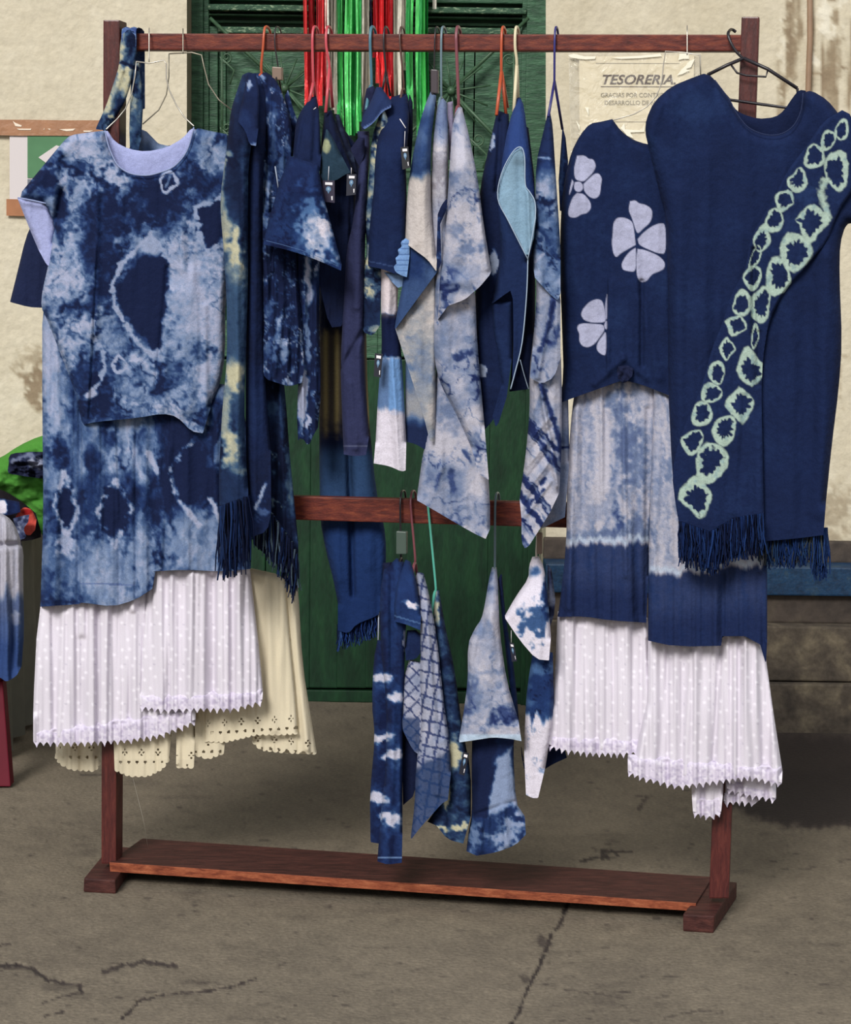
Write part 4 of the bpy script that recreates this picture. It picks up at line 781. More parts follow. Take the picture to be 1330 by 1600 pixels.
cloth('pale_lining', g, [(529, 420), (530, 450)], [(534, 500), (537, 516), (540, 505)], [(543, 450), (544, 420)], -.07, lambda c: (c.base(.9, .1, 20), c.band(400, 436, .3), c.ramp('white')), seed=504, bulge=.01, back=None, ew=5)
tagcard(g, [(504, 282), (523, 282), (523, 317), (503, 315)], -.168, string=[(514, 260), (513, 282)])
tagcard(g, [(542, 272), (557, 272), (556, 304), (541, 306)], -.16, face=(14, 18, 40), string=[(549, 262), (549, 272)])

g = garment('navy_child_smock', 'navy child top with wide flared sleeve and a pale dyed patch', 'top', (488, 160))
def p_smock(c):
    c.base(.22, .07, 30).add(.05, 5, k=33)
    c.blob(492, 355, 22, 52, .95, soft=.35, rot=-14, jag=.5).blob(487, 280, 7, 12, .45, soft=.7, amt=.8).blob(472, 375, 18, 22, .5, soft=.7, jag=.6, amt=.6).blob(508, 385, 18, 22, .6, soft=.6, jag=.6, amt=.6); c.band(395, 440, .2, soft=3, amt=0)
    c.veins(-.25, 14, wdt=.1); c.blob(478, 290, 30, 60, .16, soft=.5, amt=.6)
    c.ramp('white')
cloth('bodice', g, [(486, 152), (472, 170), (462, 192), (458, 240)], [(458, 262), (500, 268)], [(502, 240), (500, 200), (498, 168), (494, 150)], sideD(150, -.16), lambda c: (c.base(.2, .08, 20), c.ramp('navy')), seed=511, bulge=.03, folds=[(474, 180, 462, 240, 3, .008), (494, 170, 490, 250, 4, -.010)])
cloth('flared_sleeve', g, [(452, 243), (446, 262), (437, 284), (424, 330), (412, 376)], [(412, 382), (440, 388), (471, 397), (500, 408), (533, 423)], [(534, 412), (524, 374), (506, 309), (500, 275), (498, 258)], [(240, -.19), (300, -.225), (430, -.235)], p_smock, seed=512, bulge=.035, wave=(.005, 26, 80), folds=[(488, 280, 495, 400, 12, .008), (450, 260, 430, 380, 14, .006)])
tube('sleeve_stitching', [RK(x, y, -.246) for x, y in ((416, 376), (440, 382), (471, 391), (500, 402), (528, 416))], .0006, mat('blue_stitching', srgb=(74, 104, 150), rough=.8), g, 4)
tube('tag_pin', [RK(490, 171, -.09), RK(494, 168, -.09)], .0009, mat('tag_white', srgb=(236, 232, 236), rough=.6), g, 5)

g = garment('grey_trousers', 'slim slate-grey trousers hanging edge-on in the middle of the rack', 'trousers', (560, 220))
cloth('trouser_leg', g, [(558, 205), (562, 235), (560, 271), (552, 347), (541, 392), (538, 456), (532, 566), (534, 640), (537, 704)], [(537, 710), (555, 713), (572, 711)], [(577, 681), (571, 600), (569, 541), (570, 400), (574, 302), (578, 235), (577, 205)], sideD(205, -.14), lambda c: (c.flat((44, 48, 80), .07), c.over(.5 * ((c.y > 696) & (c.y < 698)), (100, 106, 134))), seed=521, bulge=.03, ew=10, folds=[(562, 240, 556, 480, 6, .008), (566, 520, 534, 575, 4, -.010), (548, 600, 556, 700, 5, .006), (560, 540, 564, 690, 5, .005)])
cloth('belt_flap', g, [(560, 215), (548, 232)], [(549, 236), (562, 262)], [(570, 240), (570, 215)], -.10, lambda c: c.flat((30, 34, 62), .07), seed=522, bulge=.01)

g = garment('hooded_marbled_top', 'navy hooded top with a narrow marbled strip hanging down', 'top', (585, 140))
cloth('marbled_length', g, [(598, 165), (580, 217), (577, 280), (569, 336), (574, 392), (567, 422), (566, 512)], [(570, 520), (583, 525), (594, 508)], [(596, 422), (596, 302), (608, 190)], -.13, lambda c: (marble(c, .62, .5, 16), c.veins(-.5, 12, wdt=.2), c.band(470, 512, .15, soft=10, amt=.8), c.blob(583, 515, 8, 6, .9, amt=.7), c.ramp('cream')), seed=531, bulge=.02, ew=9)
cloth('hood_back', g, [(573, 138), (568, 160), (565, 199)], [(566, 204), (580, 196)], [(588, 170), (590, 145), (584, 134)], -.04, lambda c: c.flat((30, 34, 62), .1), seed=532, bulge=.02, ew=9)
cloth('hood_front', g, [(588, 136), (580, 158), (568, 178), (564, 196)], [(570, 202), (584, 192), (598, 174), (611, 168)], [(612, 158), (604, 148), (596, 136)], [(130, -.06), (200, -.17)], lambda c: (c.flat((30, 44, 80), .1), c.over(1 - sstep(1.2, 2.4, segd(c.x, c.y, [(568, 201), (584, 192), (598, 174), (611, 167)])), (84, 104, 150))), seed=533, bulge=.02, ew=9, folds=[(600, 150, 575, 190, 6, .008)])

g = garment('white_and_navy_child_dress', 'narrow white, navy and sky-blue dip-dyed child dress with a black tag', 'dress', (605, 430))
cloth('dress_length', g, [(596, 400), (595, 450), (597, 557), (591, 611), (587, 690)], [(584, 724), (608, 728), (628, 737), (634, 735)], [(635, 690), (628, 555), (620, 484), (626, 400)], -.15, lambda c: (c.base(.95, .06, 30), c.band(490, 558, .12, soft=2, jag=3), c.band(559, 640, .55, soft=5, jag=9, sx=6), c.ramp('white'), c.over(sstep(606, 610, c.x) * sstep(558, 561, c.y) * (1 - sstep(638, 650, c.y + 5 * c.n)), (112, 152, 204)), c.over(.5 * (1 - sstep(470, 500, c.y)), (216, 200, 196))), seed=541, bulge=.025, ew=10, folds=[(612, 560, 622, 735, 5, .008), (610, 430, 606, 500, 5, .005)], steps=[(612, 560, 622, 735, 12, .006)])
tagcard(g, [(586, 552), (598, 553), (595, 590), (584, 588)], -.18, face=(12, 16, 34), logo=True)

g = garment('navy_child_tshirt', 'plain navy child t-shirt with a pale blue flower at its lower corner', 't-shirt', (625, 150))
cloth('shirt_body', g, [(612, 152), (598, 179), (587, 235), (584, 302), (578, 347), (575, 412)], [(576, 416), (596, 420), (615, 427), (630, 432)], [(634, 400), (636, 302), (634, 257), (640, 190), (638, 145), (627, 147)], sideD(146, -.185), lambda c: (c.base(.24, .06, 30), c.ramp('navy'), c.over(.6 * (np.abs(c.y - 408 - .22 * (c.x - 576)) < .8), (60, 80, 124))), seed=551, bulge=.035, folds=[(618, 160, 612, 400, 9, .005)])
cloth('rear_shoulder', g, [(640, 146), (634, 200)], [(636, 262), (642, 262)], [(645, 210), (645, 160)], -.05, lambda c: c.flat((18, 24, 46), .1), seed=552, bulge=.01, ew=5)
# pale blue flower appliqué
fl = [(634, 372), (626, 378), (628, 386), (621, 390), (624, 398), (618, 403), (620, 412), (615, 416), (618, 425), (628, 431), (636, 433), (640, 400), (640, 376)]
cloth('flower_motif', g, fl[:6], fl[6:11], fl[11:], -.197, lambda c: (c.flat((112, 146, 194), .08), c.over(.8 * (np.abs(np.sin((c.y - 372) / 8.5 * 3.14)) < .22), (60, 88, 140))), seed=553, bulge=.004, ew=4, back=None, step=1.5)
cloth('under_hem', g, [(600, 425), (612, 440)], [(622, 450), (632, 446)], [(638, 434), (630, 428)], -.17, lambda c: c.flat((112, 138, 178), .1), seed=554, bulge=.01, ew=5, back=None)
tagcard(g, [(626, 230), (638, 229), (641, 262), (629, 265)], -.20, face=(10, 12, 24), string=[(633, 205), (632, 230)])
tube('tag_pin', [RK(625, 186, -.195), RK(634, 200, -.2)], .001, MATS['tag_white'], g, 5)

g = garment('ombre_shirt', 'blue and cream ombre shirt with draped triangular points', 'shirt', (672, 150))
cloth('lower_drape', g, [(634, 560), (633, 640), (633, 688)], [(634, 690), (650, 694), (665, 703), (675, 719)], [(677, 694), (680, 576), (660, 520)], -.13, lambda c: (c.base(.7, .15, 40), c.band(655, 800, .18, soft=14, jag=10, sx=20), c.band(560, 600, .5, soft=20, amt=.7), c.ramp('warm')), seed=561, bulge=.02, ew=9)
cloth('draped_point', g, [(668, 425), (640, 470), (618, 508)], [(618, 514), (640, 582), (662, 650), (672, 690)], [(680, 690), (681, 600), (681, 430)], -.165, lambda c: (c.base(.78, .16, 40), c.add(.1, 8), c.blob(660, 600, 14, 70, .6, amt=.6, soft=.7), c.ramp('warm')), seed=562, bulge=.015, ew=8, folds=[(640, 500, 668, 660, 10, .006)])
cloth('blue_flap', g, [(636, 370), (634, 380), (630, 440), (622, 480), (617, 511)], [(618, 514), (650, 470), (684, 424)], [(682, 400), (676, 380), (650, 372)], -.185, lambda c: (c.base(.38, .12, 26), c.band(440, 540, .42, soft=20), c.ramp('indigo')), seed=563, bulge=.02, ew=9)
cloth('shirt_front', g, [(673, 143), (664, 165), (656, 191), (643, 253), (636, 309), (633, 378)], [(634, 380), (650, 392), (668, 405), (682, 424)], [(683, 400), (674, 337), (673, 225), (680, 165), (682, 148)], sideD(143, -.20), lambda c: (c.base(.36, .08, 30), c.band(130, 175, .55, soft=14), c.band(284, 450, .95, soft=14, jag=16, sx=16), c.ramp('warm'), c.over(.4 * sstep(300, 330, c.y), (196, 188, 186))), seed=564, bulge=.035, folds=[(660, 200, 652, 380, 8, .004)])

def p_mrb(c): c.base(.74, .30, 50).add(.14, 12, k=33).veins(-.50, 36, wdt=.09).veins(-.35, 20, wdt=.09, k=46)
g = garment('pale_marbled_blouse', 'pale blue and grey marbled blouse draped in long points, right of the ombre shirt', 'blouse', (700, 160))
cloth('long_point', g, [(684, 560), (676, 640), (661, 708), (652, 773)], [(652, 782), (680, 798), (712, 817), (740, 833), (759, 842)], [(766, 826), (766, 782), (757, 664), (745, 576), (742, 500)], -.15, lambda c: (p_mrb(c), c.blob(700, 640, 30, 34, .35, soft=.8, jag=.6, amt=.6), c.line([(688, 740), (681, 765)], 3, .3), c.line([(705, 735), (707, 770)], 4, .3), c.line([(725, 705), (735, 720)], 3, .3), c.blob(700, 800, 60, 30, .62, amt=.5, jag=.5), c.ramp('pale')), seed=571, bulge=.03, folds=[(706, 740, 710, 810, 5, -.006), (690, 730, 670, 790, 6, .005)])
cloth('body', g, [(690, 430), (680, 470), (677, 520), (679, 564), (688, 600), (712, 644), (737, 700)], [(748, 740), (764, 750)], [(757, 664), (746, 540), (742, 440), (720, 420)], -.185, lambda c: (p_mrb(c), c.blob(722, 553, 14, 10, .2, soft=.5, jag=.7), c.blob(690, 520, 12, 46, .5, soft=.8, jag=.5, amt=.8), c.ramp('pale')), seed=572, bulge=.03, folds=[(700, 460, 690, 590, 10, .006)])
cloth('left_side', g, [(690, 150), (683, 169), (676, 225), (673, 295), (675, 380), (680, 425), (679, 470), (679, 500)], [(684, 508), (704, 480), (716, 470)], [(712, 440), (702, 400), (701, 300), (700, 200), (698, 160)], sideD(150, -.18), lambda c: (p_mrb(c), c.band(140, 215, .5, soft=20, amt=.7), c.blob(690, 260, 8, 14, .3, soft=.4, jag=.6), c.blob(690, 490, 18, 16, .35, amt=.8), c.ramp('pale'), c.over(.5 * sstep(215, 240, c.y) * (1 - sstep(300, 340, c.y)), (196, 188, 186))), seed=573, bulge=.03, ew=10)
cloth('right_side', g, [(715, 165), (707, 190), (703, 253), (697, 352), (688, 422), (684, 500)], [(700, 478), (727, 468), (738, 458), (750, 448), (765, 430)], [(768, 424), (756, 352), (747, 281), (733, 211), (722, 168)], sideD(163, -.215), lambda c: (p_mrb(c), c.blob(735, 390, 18, 12, .3, soft=.6, jag=.8, amt=.7), c.blob(710, 360, 14, 12, .35, soft=.6, jag=.8, amt=.6), c.blob(708, 280, 10, 8, .4, jag=.8, amt=.6), c.ramp('pale')), seed=574, bulge=.035, folds=[(745, 300, 762, 420, 3, .006), (720, 220, 716, 400, 12, .005), (704, 440, 730, 440, 10, .006)])
cloth('inner_fold', g, [(699, 160), (700, 200)], [(701, 250), (705, 250)], [(709, 200), (708, 158)], -.08, lambda c: c.flat((126, 118, 140), .1), seed=575, bulge=.01, ew=4, back=None)
cloth('armhole_edge', g, [(699, 309), (690, 320), (684, 335)], [(682, 400), (684, 424), (690, 410)], [(688, 350), (699, 325)], -.205, lambda c: (c.base(.1, .5, 9), c.ramp('indigo')), seed=576, bulge=.004, ew=3, back=None)  # dark sheet stands in for the shaded inside of the armhole

g = garment('navy_shirt_with_spots', 'dark navy shirt with a white leaf spot, hanging left of the open lined dress', 'shirt', (780, 180))
def p_nv(c): c.base(.17, .06, 30).add(.03, 5); c.blob(756, 578, 6, 15, .95, soft=.12, jag=.35); c.blob(773, 408, 5, 20, .95, soft=.2, jag=.1).blob(766, 222, 3, 16, .95, soft=.2, jag=.1); c.ramp('navy')
cloth('shirt_front', g, [(777, 172), (765, 226), (751, 289), (746, 346), (742, 450), (744, 550), (752, 640)], [(757, 672), (772, 655), (791, 617), (800, 560)], [(804, 480), (802, 300), (795, 178)], sideD(172, -.13), p_nv, seed=581, bulge=.03, folds=[(780, 250, 776, 620, 12, .005), (782, 190, 776, 300, 4, -.012)])
cloth('lower_panel', g, [(768, 470), (771, 520), (780, 560), (784, 600)], [(770, 650), (776, 672), (792, 620)], [(800, 560), (800, 470)], -.155, lambda c: (c.base(.3, .06, 30), c.ramp('navy')), seed=582, bulge=.02, ew=8)

g = garment('lined_navy_dress', 'indigo child dress turned back to show its pale blue-green lining', 'dress', (808, 160))
cloth('dark_side', g, [(800, 180), (800, 300), (800, 450), (800, 560)], [(796, 612), (826, 608)], [(836, 520), (838, 300), (826, 200)], sideD(170, -.08), lambda c: (c.base(.08, .05, 20), c.line([(805, 480), (797, 488), (801, 500), (806, 493)], 1.3, .5), c.line([(798, 512), (801, 525), (797, 540)], 1.3, .45), c.ramp('navy')), seed=591, bulge=.03)
cloth('blue_front', g, [(808, 153), (794, 197), (784, 253), (779, 311), (779, 340), (783, 390), (778, 425), (768, 472)], [(769, 475), (786, 462), (801, 452), (803, 520), (800, 604), (806, 585), (816, 535), (823, 460)], [(825, 408), (834, 395), (838, 330), (834, 281), (826, 225), (819, 165), (813, 152)], sideD(152, -.17), lambda c: (c.base(.42, .08, 30), c.band(360, 700, .30, soft=60, jag=2), c.ramp('navy'), c.over(.45 * (1 - sstep(300, 360, c.y)), (42, 66, 128))), seed=592, bulge=.035, folds=[(798, 200, 792, 300, 6, .006)])
cloth('lining', g, [(814, 230), (801, 238), (792, 256), (784, 271), (778, 308)], [(779, 314), (795, 346), (810, 372), (825, 405), (834, 372)], [(838, 340), (836, 316), (828, 300), (821, 289), (820, 244)], -.185, lambda c: (c.flat((128, 158, 180), .05), c.over(.35 * (1 - sstep(236, 290, c.y)), (70, 86, 100))), seed=593, bulge=.006, ew=8, folds=[(812, 260, 820, 400, 9, -.005), (824, 292, 828, 390, 3, .008)], back=None)
MT = mat('pale_piping', srgb=(158, 176, 196), rough=.8)
tube('edge_piping', [RK(x, y, -.190) for x, y in crom([(825, 405), (836, 345), (836, 316), (828, 300), (821, 288), (820, 246), (814, 230), (801, 238), (784, 271), (778, 310), (795, 346), (825, 405)], 4)], .0012, MT, g, 5)
tube('edge_piping', [RK(x, y, -.185) for x, y in crom([(825, 405), (823, 460), (816, 535), (804, 585), (798, 608)], 4)], .0013, MT, g, 5)
tube('edge_piping', [RK(x, y, -.10) for x, y in crom([(813, 562), (819, 585), (826, 608)], 3)], .0012, MT, g, 5)

g = garment('striped_marbled_shirt', 'grey-blue shirt with diagonal pleated dye streaks hanging past the middle rail', 'shirt', (865, 190))
def p_str(c):
    c.base(.72, .22, 34).add(.1, 9)
    u = (c.wx * .62 + c.wy * .78); v = (-c.wx * .78 + c.wy * .62); s_ = fbm(u, v, 130, 9, 3, 605); m = sstep(600, 680, c.y); c.F = c.F - .75 * m * sstep(.25, .7, s_) + .16 * m * sstep(.1, -.6, s_)
    n = fbm(c.x + .35 * c.y, c.y, 9, 120, 3, 607); c.F = c.F - .35 * (1 - m) * sstep(480, 520, c.y) * sstep(.3, .9, n); c.ramp('pale')
cloth('lower_rear', g, [(866, 620), (872, 700), (868, 760)], [(846, 826), (883, 808)], [(890, 720), (888, 620)], -.05, lambda c: (c.base(.6, .2, 30), c.line([(876, 700), (892, 698)], 2, .1), c.ramp('pale')), seed=601, bulge=.01, ew=8)
cloth('lower_drape', g, [(834, 520), (827, 582), (828, 640), (822, 708), (812, 779)], [(815, 811), (815, 847), (822, 860), (844, 826), (860, 800)], [(874, 770), (878, 694), (878, 576), (872, 500)], -.13, lambda c: (p_str(c), c.line([(846, 600), (870, 670), (880, 720)], 4, .15), c.line([(830, 785), (850, 765)], 3, .1), c.line([(846, 755), (852, 748)], 3, .1)) and c.ramp('pale'), seed=602, bulge=.03, folds=[(836, 560, 872, 760, 3.5, .014), (838, 540, 850, 620, 4, .010)] + [(862 - .2 * q, 650 + 17 * q, 824, 690 + 19 * q, 3, .006 * (-1) ** q) for q in range(7)])
cloth('shirt_front', g, [(856, 176), (848, 211), (838, 253), (836, 323), (832, 394), (834, 420)], [(836, 434), (850, 450), (862, 462), (872, 470), (876, 458)], [(876, 400), (875, 366), (869, 281), (864, 197), (860, 176)], sideD(176, -.165), lambda c: (c.base(.62, .2, 26), c.add(.1, 8), c.band(160, 262, .2, soft=14, jag=8), c.line([(836, 246), (858, 248)], 1.4, .7), c.blob(846, 300, 11, 20, .85, jag=.3), c.blob(850, 318, 10, 7, .12, soft=.5, jag=.5), c.line([(838, 352), (850, 366), (872, 404)], 3, .3), c.line([(836, 410), (862, 384)], 1.5, .9), c.blob(862, 384, 12, 10, .35, amt=.7), c.veins(-.4, 16, wdt=.12), c.ramp('indigo')), seed=603, bulge=.03, ew=10)
cloth('twisted_sleeve', g, [(838, 424), (838, 470), (833, 540)], [(828, 590), (846, 600), (866, 590), (876, 560)], [(876, 470), (872, 440)], -.15, lambda c: (c.base(.6, .25, 22), c.line([(866, 460), (862, 500), (845, 545)], 4, .2), c.veins(-.4, 14, 40, wdt=.15), c.ramp('pale')), seed=604, bulge=.03, folds=[(862, 470, 840, 590, 4, .010), (870, 470, 868, 590, 4, .006)], ew=9)
cloth('far_shoulder', g, [(879, 197), (873, 281)], [(875, 330), (882, 330)], [(888, 253), (884, 215)], .03, lambda c: (c.base(.15, .1, 20), c.blob(880, 270, 4, 40, .6, soft=.6, amt=.6), c.ramp()), seed=606, bulge=.01, ew=6)

# ---- RIGHT GROUP --------------------------------------------------
g = garment('tiered_navy_skirt', 'pale blue tie-dye skirt with navy band and white dotted ruffle at right', 'skirt', (980, 600))
def p_skR(c):
    c.base(.78, .2, 12, 200).add(.18, 7, 40, k=33).add(.12, 5)
    for q in ((975, 680, 14, 60, .35), (990, 720, 16, 50, .4), (1005, 700, 8, 40, .4), (965, 812, 6, 22, .1), (930, 800, 20, 14, .6), (985, 830, 40, 16, .35), (1046, 735, 8, 16, .4), (952, 620, 9, 16, .4), (925, 838, 30, 10, .4), (1150, 880, 12, 12, .95), (1192, 888, 7, 22, .9)): c.blob(*q, soft=.6, jag=.7, amt=.75)
    c.ramp('pale')
    y0 = np.where(c.x < 1014, 850, 896 - .10 * np.clip(c.x - 1060, 0, 200)); yy = c.y + 7 * fbm(c.x, c.y, 6, 80, 3, 622)
    c.over(sstep(y0 - 3, y0 + 5, yy) * .97, (26, 44, 86)); c.over(.75 * sstep(y0 + 40, y0 + 90, yy), (18, 31, 68)); c.over(.8 * sstep(y0 - 14, y0 - 6, yy) * (1 - sstep(y0 - 5, y0, yy)), (176, 188, 206))
cloth('left_panel', g, [(900, 600), (894, 640), (889, 700), (886, 760), (885, 854), (874, 950), (871, 964)], [(871, 964), (914, 963), (950, 969), (1010, 973)], [(1013, 900), (1014, 850), (1024, 700), (1030, 600), (975, 585)], [(620, -.050), (760, -.070)], p_skR, seed=621, wave=(.008, 12, 500), wave2=(.005, 30, 400), bulge=.025, folds=[(972, 590, 978, 900, 5, .006), (900, 640, 888, 950, 5, .006), (1012, 640, 1010, 960, 4, -.008), (984, 620, 994, 960, 6, -.004)])
cloth('right_panel', g, [(1022, 600), (1016, 800), (1013, 900), (1013, 1000)], [(1013, 1001), (1045, 1008), (1079, 1010), (1127, 1009), (1129, 994), (1164, 994), (1188, 1007), (1197, 1038)], [(1199, 1000), (1199, 886), (1180, 800), (1046, 618)], [(640, -.068), (780, -.098)], p_skR, seed=623, wave=(.008, 14, 500), wave2=(.005, 34, 400), bulge=.02, folds=[(1130, 900, 1128, 1000, 5, -.008), (1186, 900, 1192, 1030, 5, -.008), (1150, 890, 1150, 1000, 6, .006)], smooth=0)
ruffle('white_ruffle', [(872, 955), (871, 965), (868, 1034), (862, 1100)], [(857, 1163), (884, 1170), (932, 1175), (969, 1175), (1031, 1172)], [(1031, 1145), (1020, 1071), (1012, 964), (950, 961), (914, 955)], -.058, 631, folds=[(942, 980, 940, 1170, 4, .008), (1012, 1000, 1020, 1170, 4, -.010), (910, 980, 905, 1170, 5, .006)])
ruffle('inner_ruffle', [(1131, 1200), (1131, 1240)], [(1131, 1252), (1160, 1250), (1181, 1254), (1182, 1240)], [(1186, 1240), (1186, 1200)], -.010, 633, lacew=14)
ruffle('inner_ruffle', [(1135, 1200), (1135, 1220)], [(1136, 1232), (1172, 1240), (1213, 1247)], [(1213, 1230), (1210, 1200)], -.030, 634, lacew=14)
ruffle('inner_ruffle', [(1080, 1200), (1081, 1240)], [(1083, 1268), (1109, 1274), (1127, 1268)], [(1130, 1240), (1131, 1200)], -.045, 635, lacew=22)
ruffle('white_ruffle', [(1013, 990), (1013, 1003), (1010, 1100), (992, 1180), (981, 1184)], [(981, 1204), (1006, 1213), (1061, 1226), (1135, 1216), (1172, 1211), (1222, 1223)], [(1223, 1205), (1208, 1108), (1197, 1028), (1188, 998), (1164, 985), (1130, 985), (1127, 1000), (1079, 1001), (1045, 999)], -.080, 632, folds=[(1126, 1010, 1114, 1210, 4, -.012), (1080, 1020, 1070, 1210, 5, .008), (1150, 1000, 1150, 1210, 5, .008), (1186, 1010, 1196, 1210, 5, -.008), (1045, 1010, 1030, 1200, 5, -.006)], lacew=26)

g = garment('navy_flower_blouse', 'plain navy blouse with three pale lilac resist flowers, knotted at its hem', 'blouse', (960, 200))
PET = [[(65, 720), (100, 718), (118, 735), (140, 735), (152, 765), (140, 795), (100, 835), (85, 838), (55, 828), (50, 780)], [(95, 850), (125, 820), (145, 803), (165, 800), (180, 825), (175, 850), (170, 900), (150, 917), (125, 912), (98, 885)],
       [(65, 892), (95, 895), (125, 930), (130, 960), (110, 985), (85, 988), (60, 1005), (30, 1003), (22, 985), (30, 950), (45, 910)], [(42, 830), (50, 842), (42, 862), (36, 885), (26, 905), (34, 860)], [(55, 842), (75, 838), (90, 850), (92, 872), (78, 886), (60, 884), (50, 868)],
       [(310, 930), (335, 925), (350, 940), (380, 945), (410, 965), (412, 1000), (400, 1030), (370, 1055), (345, 1080), (335, 1060), (320, 1010), (302, 970)], [(345, 1105), (370, 1075), (410, 1045), (450, 1030), (473, 1035), (475, 1172), (440, 1170), (390, 1150), (350, 1130)],
       [(345, 1150), (380, 1155), (440, 1180), (470, 1210), (468, 1240), (440, 1255), (410, 1265), (385, 1300), (355, 1303), (340, 1270), (338, 1200)], [(335, 1145), (337, 1180), (335, 1255), (300, 1252), (275, 1245), (270, 1220), (285, 1190), (310, 1160)],
       [(335, 1130), (325, 1040), (315, 1020), (285, 1005), (250, 1005), (232, 1030), (230, 1080), (225, 1120), (232, 1170), (245, 1190), (265, 1170), (300, 1150)]]
PETALS = [[(880 + x / 2.9556, y / 2.9556) for x, y in p] for p in PET] + [[(860 + x / 2.83, 430 + y / 2.83) for x, y in p] for p in ([(145, 150), (170, 120), (205, 105), (230, 112), (240, 150), (245, 195), (240, 208), (190, 210), (150, 200), (135, 175)], [(150, 213), (200, 216), (235, 219), (240, 243), (220, 272), (195, 305), (165, 320), (140, 312), (128, 290), (130, 260), (118, 235), (125, 218)],
          [(240, 255), (247, 252), (247, 355), (225, 350), (205, 330), (208, 300)], [(251, 85), (251, 200), (245, 190), (243, 130)], [(238, 222), (246, 202), (251, 202), (251, 240), (244, 238)])]
def pn(c):
    c.base(.25, .06, 40).add(.03, 4, k=33); c.ramp('navy'); nz = fbm(c.x, c.y, 14, seed=651)
    for P in PETALS:
        P = P + P[:1]
        for _ in range(2): P = chaikin(P); 
        P = P[:-1]; i = inside(c.x, c.y, P); dd = segd(c.x, c.y, P + P[:1]); dd = np.where(i, dd, -dd); m = sstep(-.9, .7, dd)[..., None]
        c.C = c.C * (1 - m) + (lin((168, 170, 196)) * (1 + .10 * nz[..., None])) * m
cloth('body', g, [(957, 186), (940, 190), (922, 193), (907, 210), (893, 237), (882, 281), (876, 340), (875, 430), (878, 500), (881, 592), (872, 631)], [(872, 631), (895, 622), (948, 603), (973, 594), (1001, 600), (1046, 618)], [(1062, 500), (1062, 300), (1050, 232), (1009, 225), (991, 219), (978, 211), (967, 200)], -.078, pn, seed=641, bulge=.035, steps=[(950, 440, 948, 570, 30, .012)], folds=[(1003, 440, 1003, 570, 4, -.010), (1001, 470, 1030, 590, 8, .006), (975, 560, 930, 600, 6, .006), (975, 560, 1010, 590, 6, .006), (900, 300, 890, 600, 14, .004)], wave=(.005, 24, 220), step=1.3)
cloth('hem_knot', g, [(965, 571), (964, 580)], [(966, 592), (976, 600), (988, 588)], [(990, 576), (982, 571)], -.095, lambda c: c.flat((26, 32, 60), .3, 5), seed=655, bulge=.01, ew=7, wave=(.012, 4, 10))

g = garment('navy_dress', 'large plain navy dress with fringed hem on the black hanger at right', 'dress', (1175, 130))
def pd(c):
    c.base(.24, .05, 60).add(.03, 4, k=33); c.blob(1090, 165, 40, 26, .42, soft=.8, jag=.4, amt=.6); c.blob(1012, 240, 10, 30, .45, soft=.8, amt=.6); c.blob(1230, 800, 60, 70, .22, amt=.5); c.ramp('navy')
nk2 = [(1255, 145), (1252, 172), (1242, 194), (1228, 206), (1212, 211), (1195, 210), (1178, 204), (1164, 194), (1148, 172), (1140, 156), (1117, 125), (1110, 118)]
fringe('fringe', g, [(1190, 838), (1240, 836), (1290, 830)], 50, 130, -.10, [(20, 44, 92), (14, 34, 76), (34, 60, 100), (60, 66, 70)], seed=8, wd=1.7, sway=10)
fringe('fringe', g, [(1270, 832), (1292, 828)], 72, 50, -.10, [(20, 44, 92), (30, 54, 100)], seed=9, wd=1.6, sway=6)
cloth('dress_body', g, [(1100, 115), (1083, 121), (1049, 135), (1022, 159), (1010, 186), (1008, 206), (1014, 232), (1029, 294), (1041, 338), (1044, 450), (1044, 600), (1050, 730), (1056, 783), (1064, 840)], [(1070, 850), (1130, 846), (1190, 846), (1240, 842), (1287, 836)], [(1291, 783), (1300, 695), (1311, 607), (1316, 536), (1312, 430), (1313, 380), (1322, 350), (1338, 348), (1352, 330), (1345, 260), (1330, 215), (1311, 178), (1293, 156), (1268, 141)] + nk2, -.13, pd, seed=661, bulge=.04, ew=18, wave=(.008, 34, 400), folds=[(1062, 300, 1064, 800, 10, .006), (1100, 250, 1095, 800, 18, .006), (1185, 640, 1186, 840, 4, -.006), (1240, 400, 1235, 820, 22, .007), (1290, 400, 1280, 800, 12, .006), (1030, 160, 1014, 220, 8, .008)], step=2.2)
cloth('back_neck_panel', g, [(1112, 122), (1120, 180), (1140, 220)], [(1180, 240), (1240, 225)], [(1262, 190), (1262, 142), (1249, 140), (1239, 152), (1225, 173), (1212, 183), (1185, 186), (1157, 177), (1147, 168), (1134, 148)], -.06, lambda c: (c.base(.12, .04, 30), c.ramp('navy')), seed=662, bulge=.01, wave=(.003, 20, 60), back=None)
tube('neck_binding', [RK(x, y, -.132) for x, y in crom(nk2[:-1], 3)], .0012, mat('navy_binding', srgb=(26, 40, 78), rough=.9), g, 5)

